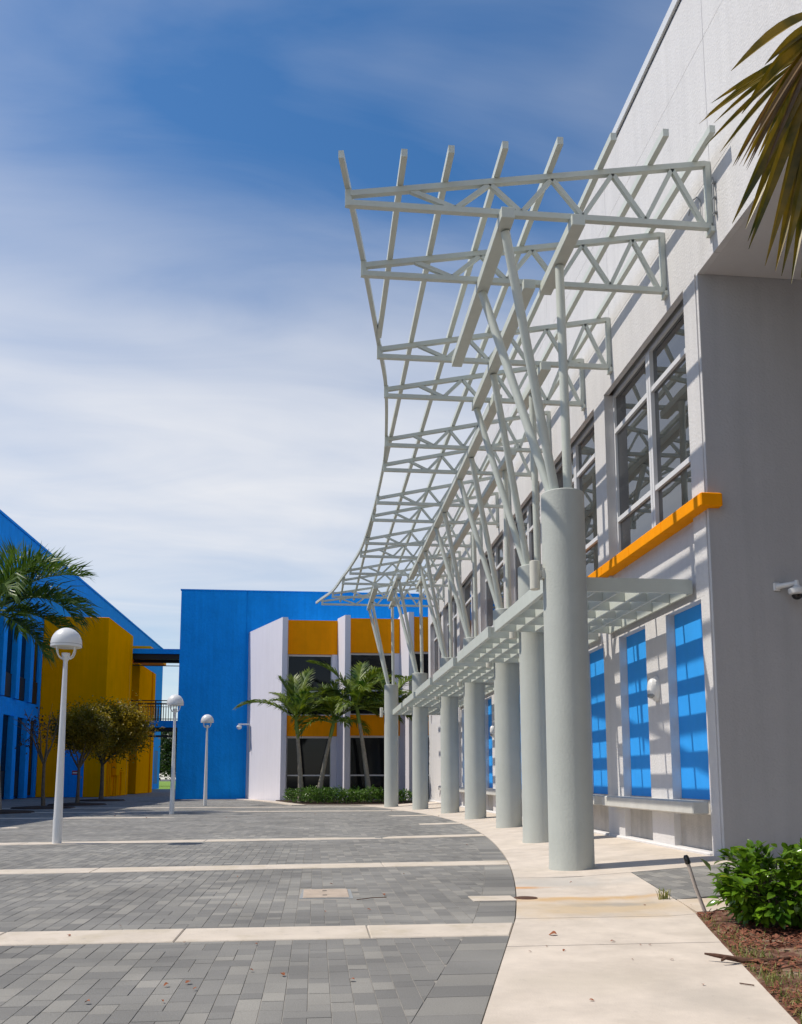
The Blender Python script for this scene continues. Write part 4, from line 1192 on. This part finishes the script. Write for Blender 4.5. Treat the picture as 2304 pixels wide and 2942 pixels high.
# trees beyond the gap
fr_ = random.Random(77)
for i, (x, y, h, lab) in enumerate(((-17.0, 112, 8.0, 'dark far tree seen through the gap, right under the footbridge'), (-21.5, 118, 9.0, 'dark far tree behind the end of the blue building'), (-14.5, 124, 8.5, 'dark far tree mostly hidden by the blue hall edge'))):
    tree(lab, (x, y, -0.05), h, (x, y, h * 0.52), (2.6, 2.4, h * 0.46), 4200, 60 + i, mat='far_leaf', ln=.55, wd=.32, tr=.22, group='far trees beyond the lawn', name='far_tree', fork=.3)

# far hedge of glossy shrubs
hr = random.Random(42)
hedge_spots = [(-0.9, 35.6, .55), (-0.45, 34.2, .6), (-0.1, 33.3, .62), (0.35, 33.1, .64), (0.85, 33.0, .60), (1.25, 33.0, .56), (1.7, 33.15, .52), (2.15, 33.3, .66), (2.5, 33.5, .58), (3.05, 33.5, .55), (3.5, 33.4, .5), (0.6, 34.2, .6), (1.6, 34.3, .6), (-.2, 34.9, .55)]
hl = ['far left end', 'second from left', 'front bulge', 'left of the short palm', 'below the short palm', 'middle dip', 'right of middle', 'tallest, left of the farthest column', 'beside the farthest column', 'right of the farthest column', 'far right end', 'second row left', 'second row right', 'second row far left']
for i, (x, y, h) in enumerate(hedge_spots):
    t = thing('hedge_shrub', 'glossy green hedge shrub in the far bed, %s' % hl[i], 'shrub', (x, y, 0.05), 'glossy hedge shrubs in the far bed')
    q = MB()
    for k in range(5):
        a = hr.uniform(0, 6.28); q.tube([(x, y, 0.03), (x + .25 * math.cos(a), y + .25 * math.sin(a), h * .7)], [.015, .006], 5)
    build(q, 'stem', 'bark', t)
    q = MB()
    for k in range(420):
        a = hr.uniform(0, 6.28); u = hr.random() ** .5; zz = hr.random() ** .8
        rr = 0.42 * u * (1 - 0.35 * zz ** 2)
        p = Vector((x + rr * math.cos(a), y + rr * math.sin(a), 0.08 + (h - .05) * zz * (1.02 - .25 * u * u) * hr.uniform(.85, 1.1)))
        d = Vector((math.cos(a) * .8 + hr.gauss(0, .6), math.sin(a) * .8 + hr.gauss(0, .6), hr.gauss(.35, .5)))
        leaf_quad(q, p, d, Vector((hr.gauss(0, .4), hr.gauss(0, .4), 1)), hr.uniform(.07, .13), hr.uniform(.04, .065))
    build(q, 'foliage', 'hedge_leaf', t)

# ------------------------------------------------------------------ near bed: mulch, shrub, sprinkler, fan palm
q = MB(); br_ = random.Random(9)
nx, ny = 44, 44; grid = []
for j in range(ny + 1):
    y = 1.2 + (6.245 - 1.2) * j / ny
    x0 = right_x(y) + 0.006; x1 = 7.5
    for i in range(nx + 1):
        u = (i / nx) ** 1.6; x = x0 + (x1 - x0) * u
        e = min(1, (x - x0) / 0.15)
        z = -0.012 + e * (0.022 + 0.02 * math.sin(x * 7.1 + y * 3) * math.sin(y * 6.3) + br_.uniform(-.008, .008)) + 0.05 * min(1, max(0, (x - x0) / 1.2))
        grid.append((x, y, z))
q.add(grid, [(j * (nx + 1) + i, j * (nx + 1) + i + 1, (j + 1) * (nx + 1) + i + 1, (j + 1) * (nx + 1) + i) for j in range(ny) for i in range(nx)])
struct(build(q, 'planting_bed', 'mulch', None, True))
q = MB()
for k in range(5200):
    y = br_.uniform(3.0, 6.22); x = right_x(y) + 0.01 + abs(br_.gauss(0, 0.75))
    if x > 4.4 or math.sin(x * 5.3 + 1.2 * math.sin(y * 4.1)) * math.sin(y * 6.7 + 2 * math.sin(x * 3.3)) > br_.uniform(-.25, .75): continue
    z = 0.02 + 0.05 * min(1, (x - right_x(y)) / 1.2) * .9
    a = br_.uniform(0, 6.28); l2 = br_.uniform(.006, .028); w2 = br_.uniform(.003, .008)
    d = Vector((math.cos(a), math.sin(a), br_.gauss(0, .35))) * l2; s = Vector((-math.sin(a), math.cos(a), br_.gauss(0, .4))) * w2
    c = Vector((x, y, z + br_.uniform(-.01, .012))); h = Vector((0, 0, .004))
    q.add([c - d - s, c + d - s * .6, c + d * .9 + s, c - d * .8 + s, c + h], [(0, 1, 4), (1, 2, 4), (2, 3, 4), (3, 0, 4)])
o = build(q, 'mulch_chips', 'chip'); o['kind'] = 'stuff'; tag(o, 'scattered red brown mulch chips over the near planting bed', 'mulch')
q = MB()
for k in range(1700):
    y = br_.uniform(2.9, 6.1)
    x = right_x(y) + (abs(br_.gauss(0, .12)) if br_.random() < .65 else br_.uniform(.1, 1.0))
    if br_.random() < max(0, (y - 4.6) / 2.2): continue
    a = br_.uniform(0, 6.28); h = br_.uniform(.012, .05); c = Vector((x + 0.01, y, 0.005)); lean = Vector((math.cos(a), math.sin(a), 0)) * br_.uniform(.3, 1.6) * h
    s = Vector((-math.sin(a), math.cos(a), 0)) * .0025
    m = c + Vector((0, 0, h * .7)) + lean * .4; e = c + Vector((0, 0, h)) + lean
    q.add([c - s, c + s, m + s * .8, m - s * .8, e], [(0, 1, 2, 3), (3, 2, 4)])
o = build(q, 'grass_tufts', 'grass_blade'); o['kind'] = 'stuff'; tag(o, 'thin grass and weeds along the near bed edge', 'grass')

sh = thing('glossy_shrub', 'leafy glossy green shrub at lower right beside the walk', 'shrub', (3.02, 5.6, 0.02))
sr = random.Random(17)
q = MB(); tipl = []
SC = Vector((3.10, 5.55, 0.30))
for k in range(70):
    a = sr.uniform(0, 6.28); el = sr.uniform(-.85, 1.25)
    e = SC + Vector((math.cos(a) * math.cos(el) * .40, math.sin(a) * math.cos(el) * .40, math.sin(el) * .255)) * sr.uniform(.75, 1.05)
    if e.x > 3.7: continue
    b = Vector((3.05 + sr.gauss(0, .05), 5.56 + sr.gauss(0, .05), 0.01)); m = b.lerp(e, .55) + Vector((0, 0, .04))
    q.tube([b, m, e], [.009, .006, .003], 5); tipl.append((m, e))
build(q, 'stem', 'bark', sh, True)
def big_leaf(ln, wd):
    q = MB(); prof = [(0, .04), (.18, .55), (.42, 1.0), (.68, .8), (.88, .34), (1, .02)]
    L_, C_, R_ = [], [], []
    for t, w in prof:
        x = t * ln; z = -.22 * ln * t * t; hw = w * wd / 2
        L_.append((x, hw, z + hw * .35)); C_.append((x, 0, z)); R_.append((x, -hw, z + hw * .35))
    n = len(prof); vs = L_ + C_ + R_
    fs = [(i, n + i, n + i + 1, i + 1) for i in range(n - 1)] + [(n + i, 2 * n + i, 2 * n + i + 1, n + i + 1) for i in range(n - 1)]
    q.add(vs, fs); return q
protos = []
for (ln, wd, mt) in ((.085, .046, 'shrub_leaf'), (.105, .055, 'shrub_leaf'), (.07, .04, 'shrub_leaf'), (.08, .036, 'shrub_young')):
    q = big_leaf(ln, wd); me = bpy.data.meshes.new('leaf'); me.from_pydata(q.v, [], q.f); me.materials.append(M[mt])
    me.polygons.foreach_set('use_smooth', [True] * len(me.polygons)); protos.append((me, q, mt))
fol = MB(); cnt = 0; cand = []
for k in range(1900):
    m, e = sr.choice(tipl); t = sr.random() ** .6
    p = m.lerp(e, t) + Vector((sr.gauss(0, .03), sr.gauss(0, .03), sr.gauss(0, .025)))
    out = (p - Vector((3.1, 5.55, .18))); out.normalize()
    d = (out * .8 + Vector((sr.gauss(0, .55), sr.gauss(0, .55), sr.gauss(-.05, .4)))).normalized()
    upv = (Vector((0, 0, 1)) + out * .35 + Vector((sr.gauss(0, .3), sr.gauss(0, .3), 0))).normalized()
    s = upv.cross(d).normalized(); u = d.cross(s)
    mat = Matrix(((d.x, s.x, u.x, p.x), (d.y, s.y, u.y, p.y), (d.z, s.z, u.z, p.z), (0, 0, 0, 1)))
    young = (p.z > .44 and sr.random() < .25) or (p.x < 2.78 and sr.random() < .2)
    vis_ = -(p - Vector((3.1, 5.55, .25))).dot(Vector((-.35, -.85, .4)))
    cand.append((vis_, 3 if young else sr.choice((0, 0, 1, 2)), mat))
cand.sort(key=lambda c: c[0])
for i, (v, pi, mat) in enumerate(cand):
    me, q, mt = protos[pi]
    if i < 300:
        o = bpy.data.objects.new('leaf', me); col.objects.link(o); o.parent = sh; o.matrix_world = mat
        o.matrix_local = Matrix.Translation(-sh.location) @ mat
    else:
        fol.add([mat @ Vector(v_) for v_ in q.v], q.f)
fo = build(fol, 'inner_foliage', 'shrub_leaf', sh, True); fo['kind'] = 'stuff'

spk = thing('sprinkler_riser', 'leaning pale pipe sprinkler riser with black head in the near bed corner', 'sprinkler', (2.86, 6.2, 0.01))
q = MB(); q.tube([(2.865, 6.19, -.02), (2.80, 6.22, .19), (2.755, 6.24, .375)], .0135, 12); build(q, 'pipe', 'pvc', spk, True)
q = MB(); q.tube([(2.7575, 6.239, .365), (2.7545, 6.2405, .378), (2.745, 6.244, .415), (2.742, 6.245, .43)], [.019, .021, .02, .012], 12); build(q, 'head', 'black_plastic', spk, True)

tw = thing('dead_twig', 'forked dark dead twig poking over the walk edge by the mulch', 'twig', (2.25, 4.55, 0.02))
q = MB(); q.tube([(2.62, 4.60, .03), (2.45, 4.55, .022), (2.30, 4.56, .025), (2.18, 4.63, .04), (2.13, 4.66, .045)], [.006, .013, .016, .011, .005], 8); build(q, 'stem', 'twig', tw, True)
q = MB(); q.tube([(2.26, 4.57, .03), (2.20, 4.55, .045), (2.17, 4.545, .03)], [.012, .01, .006], 7); build(q, 'fork', 'twig', tw, True)
q = MB(); q.tube([(2.30, 4.3, .025), (2.55, 4.36, .05), (2.85, 4.55, .06)], [.003, .005, .003], 6)
tag(build(q, 'dry_stick', 'twig', loc=(2.3, 4.3, 0)), 'thin curved dry stick lying on the red mulch', 'stick')

# fan palm just outside the right picture edge, one old leaf hanging in view
fp = thing('fan_palm', 'fan palm with ragged browning leaves hanging in at the upper right', 'palm', (3.45, 4.15, 0.03))
q = MB(); pr_ = random.Random(4); pts = []; rad = []
for i in range(22):
    u = i / 21; pts.append((3.45 + .06 * math.sin(u * 2), 4.15, u * 5.1)); rad.append(.16 * (1.25 - .4 * u) * (1 + .06 * (i % 2)))
q.tube(pts, rad, 14); build(q, 'trunk', 'palm_bark', fp, True)
crown_top = Vector((3.48, 4.15, 5.25))
def leaflet(a, b, w, sag, r, twist):
    """folded strip from hub a to tip b"""
    q = MB(); n = 9; L_, C_, R_ = [], [], []
    ax = (b - a); side = ax.cross(Vector((math.sin(twist), -math.cos(twist), .25))).normalized(); nrm = side.cross(ax).normalized()
    kink = Vector((r.gauss(0, .015), r.gauss(0, .015), 0))
    for i in range(n + 1):
        t = i / n; p = a + ax * t + Vector((0, 0, 1)) * sag * math.sin(math.pi * t) + kink * t * t
        prof = (.25 + 1.4 * t if t < .4 else (.81 if t < .55 else .81 * (1 - ((t - .55) / .45) ** 1.7))) 
        hw = w * max(.03, prof) / 2
        L_.append(p + side * hw + nrm * hw * .7); C_.append(p); R_.append(p - side * hw + nrm * hw * .7)
    m = n + 1
    q.add(L_ + C_ + R_, [(i, m + i, m + i + 1, i + 1) for i in range(n)] + [(m + i, 2 * m + i, 2 * m + i + 1, m + i + 1) for i in range(n)])
    return q
k5 = 2.566
tips = [(275, 495, .05, 'g'), (500, 470, .04, 'g'), (330, 825, .05, 'g'), (420, 700, .05, 'g'), (255, 1235, .025, 'd'), (290, 1235, .02, 'd'), (350, 1220, .02, 'd'), (380, 1260, .02, 'd'), (400, 1435, .03, 'd'), (480, 1295, .025, 'd'), (430, 1050, .05, 'g'), (540, 1000, .05, 'g'),
        (275, 1655, .06, 'g'), (365, 1680, .05, 'g'), (405, 1760, .05, 'g'), (425, 1840, .055, 'g'), (548, 1935, .055, 'g'), (590, 1990, .06, 'g'), (645, 2040, .05, 'g'), (705, 2085, .05, 'g'), (775, 2060, .06, 'g'), (830, 2010, .06, 'g'), (900, 1930, .06, 'g'), (640, 1500, .06, 'g'), (700, 1700, .06, 'g'), (560, 1300, .055, 'g'), (760, 1500, .06, 'g'), (620, 900, .055, 'g')]
hub = at_y(2409, 40, 4.05)
pr_ = random.Random(14)
q = MB(); q.tube([crown_top, crown_top.lerp(hub, .5) + Vector((0, 0, .18)), hub], [.03, .022, .014], 8); pet = build(q, 'petiole', 'palm_dead', fp, True)
for (x, y, w, kd) in tips:
    tip = at_y(2000 + x / k5, y / k5, 4.05 + pr_.uniform(-.22, .22) - .12)
    build(leaflet(hub + Vector((pr_.gauss(0, .015), pr_.gauss(0, .02), 0)), tip, w * 1.7, pr_.uniform(.02, .07), pr_, pr_.uniform(-.5, .5)), 'leaflet', 'fan_leaf' if kd == 'g' else 'palm_dead', fp)
# other fan leaves, outside the frame
for k in range(7):
    az = R(-60 + 50 * k); 
    if 150 < math.degrees(az) % 360 < 260: continue
    hb = crown_top + Vector((math.cos(az) * .6, math.sin(az) * .6, .35 - .12 * (k % 3)))
    if hb.x > 4.3: hb.x = 4.3
    q = MB(); q.tube([crown_top, hb], [.028, .014], 7); build(q, 'petiole', 'palm_dead', fp, True)
    q = MB()
    for j in range(18):
        a2 = R(-80 + 160 * j / 17); dirv = Vector((math.cos(az + a2 * .8), math.sin(az + a2 * .8), -.25 - .5 * abs(math.sin(a2)) )).normalized()
        tip = hb + dirv * pr_.uniform(.55, .75)
        tip.x = min(tip.x, 4.38)
        lq = leaflet(hb, tip, .05, .03, pr_, 0); q.add(lq.v, lq.f)
    build(q, 'fan_leaf', 'fan_leaf', fp)

# ------------------------------------------------------------------ litter
lr = random.Random(23)
def dry_leaf_mesh(seed):
    r = random.Random(seed); q = MB(); n = 6
    ring = []
    for (t, w) in ((0, .0), (.25, .32), (.5, .42), (.8, .25), (1, 0)):
        ring.append((t, w))
    up_ = r.uniform(.1, .35)
    L_ = [(t - .5, w, up_ * w + .1 * math.sin(t * 5)) for t, w in ring]; C_ = [(t - .5, 0, .1 * math.sin(t * 5)) for t, w in ring]; R_ = [(t - .5, -w, up_ * 1.5 * w + .1 * math.sin(t * 5)) for t, w in ring]
    m = len(ring); q.add(L_ + C_ + R_, [(i, m + i, m + i + 1, i + 1) for i in range(m - 1)] + [(m + i, 2 * m + i, 2 * m + i + 1, m + i + 1) for i in range(m - 1)])
    me = bpy.data.meshes.new('dry_leaf'); me.from_pydata(q.v, [], q.f); me.materials.append(M['dry_leaf']); return me
lms = [dry_leaf_mesh(s) for s in range(5)]
def ground_pt(x, y):
    d = ray(x, y); p = Vector((0, 0, 1)) + d * (-1.0 / d.z); return p
def dleaf(px, py, size, label, group=None):
    p = ground_pt(px, py); g = gz(p.x); p = Vector((0, 0, 1)) + (p - Vector((0, 0, 1))) * (1 - g)
    o = bpy.data.objects.new('dry_leaf', lr.choice(lms)); col.objects.link(o)
    o.location = (p.x, p.y, g + .010 + size * .06); o.scale = (size, size * lr.uniform(.6, 1), size); o.rotation_euler = (lr.uniform(-.2, .2), lr.uniform(-.2, .2), lr.uniform(0, 6.28))
    tag(o, label, 'leaf', group)
dleaf(1588, 2690, .055, 'largest curled brown leaf on the pale walk')
dleaf(1761, 2709, .035, 'small curled yellow-brown leaf in mid walk')
dleaf(1852, 2604, .03, 'small orange leaf on the walk near the side pavers')
dleaf(1103, 2574, .05, 'red brown curled leaf on the pavers right of the access cover')
for (px, py) in ((722, 2793), (477, 2836), (540, 2828), (560, 2846), (467, 2882), (250, 2885), (260, 2969), (682, 2521), (677, 2602), (934, 2623), (1060, 2617), (952, 2543), (1160, 2513), (530, 2712), (735, 2716), (812, 2805), (198, 2692), (1341, 2429), (1060, 2350), (1180, 2380), (1090, 2368), (1200, 2360), (1260, 2345), (650, 2350), (905, 2340), (1125, 2330), (1384, 2348), (421, 2351), (330, 2345), (1010, 2820), (345, 2664)):
    if py > 2940: continue
    zone = 'on the nearest pavers before the first pale band' if py > 2700 else 'on the pale band nearest the camera' if py > 2650 else 'on the pavers between the first and second pale bands' if py > 2505 else 'on the far pavers beyond the second pale band'
    dleaf(px, py, lr.uniform(.022, .038) * (1.6 if py < 2400 else 1), 'small dry brown leaf ' + zone, 'dry leaves scattered on the pavers')
for (px, py) in ((1620, 2735), (1570, 2723), (1840, 2719), (1867, 2719), (1817, 2762), (1930, 2762), (1523, 2738), (1700, 2880), (2020, 2835), (1985, 2604), (1640, 2538)):
    dleaf(px, py, lr.uniform(.014, .026), 'tiny dry leaf scrap lying on the pale walk', 'leaf scraps on the pale walk')
a, b = ground_pt(1025, 2589), ground_pt(1110, 2582)
q = MB(); q.tube([a + Vector((0, 0, .012)), a.lerp(b, .5) + Vector((0, .01, .016)), b + Vector((0, 0, .012))], .0035, 6)
tag(build(q, 'thin_twig', 'twig', loc=tuple(a)), 'thin straight twig on the pavers right of the access cover', 'twig')
a, b = ground_pt(2125, 2832), ground_pt(2167, 2838)
q = MB(); q.tube([a + Vector((0, 0, .012)), b + Vector((0, 0, .012))], .003, 6)
tag(build(q, 'thin_twig', 'twig', loc=tuple(a)), 'short dark straight twig on the walk near the bed', 'twig')
# weeds in the joint
wd_ = thing('weed_tuft', 'small green weed tuft at the corner of the side pavers', 'weed', (2.83, 6.9, .02))
q = MB()
for k in range(26):
    a = lr.uniform(0, 6.28); h = lr.uniform(.04, .12); c = Vector((2.83 + lr.gauss(0, .02), 6.9 + lr.gauss(0, .02), .015)); ln = Vector((math.cos(a), math.sin(a), 0)) * h * lr.uniform(.2, .7)
    s = Vector((-math.sin(a), math.cos(a), 0)) * .004; m = c + Vector((0, 0, h * .7)) + ln * .4; e = c + Vector((0, 0, h)) + ln
    q.add([c - s, c + s, m + s, m - s, e], [(0, 1, 2, 3), (3, 2, 4)])
build(q, 'blades', 'grass_blade', wd_)
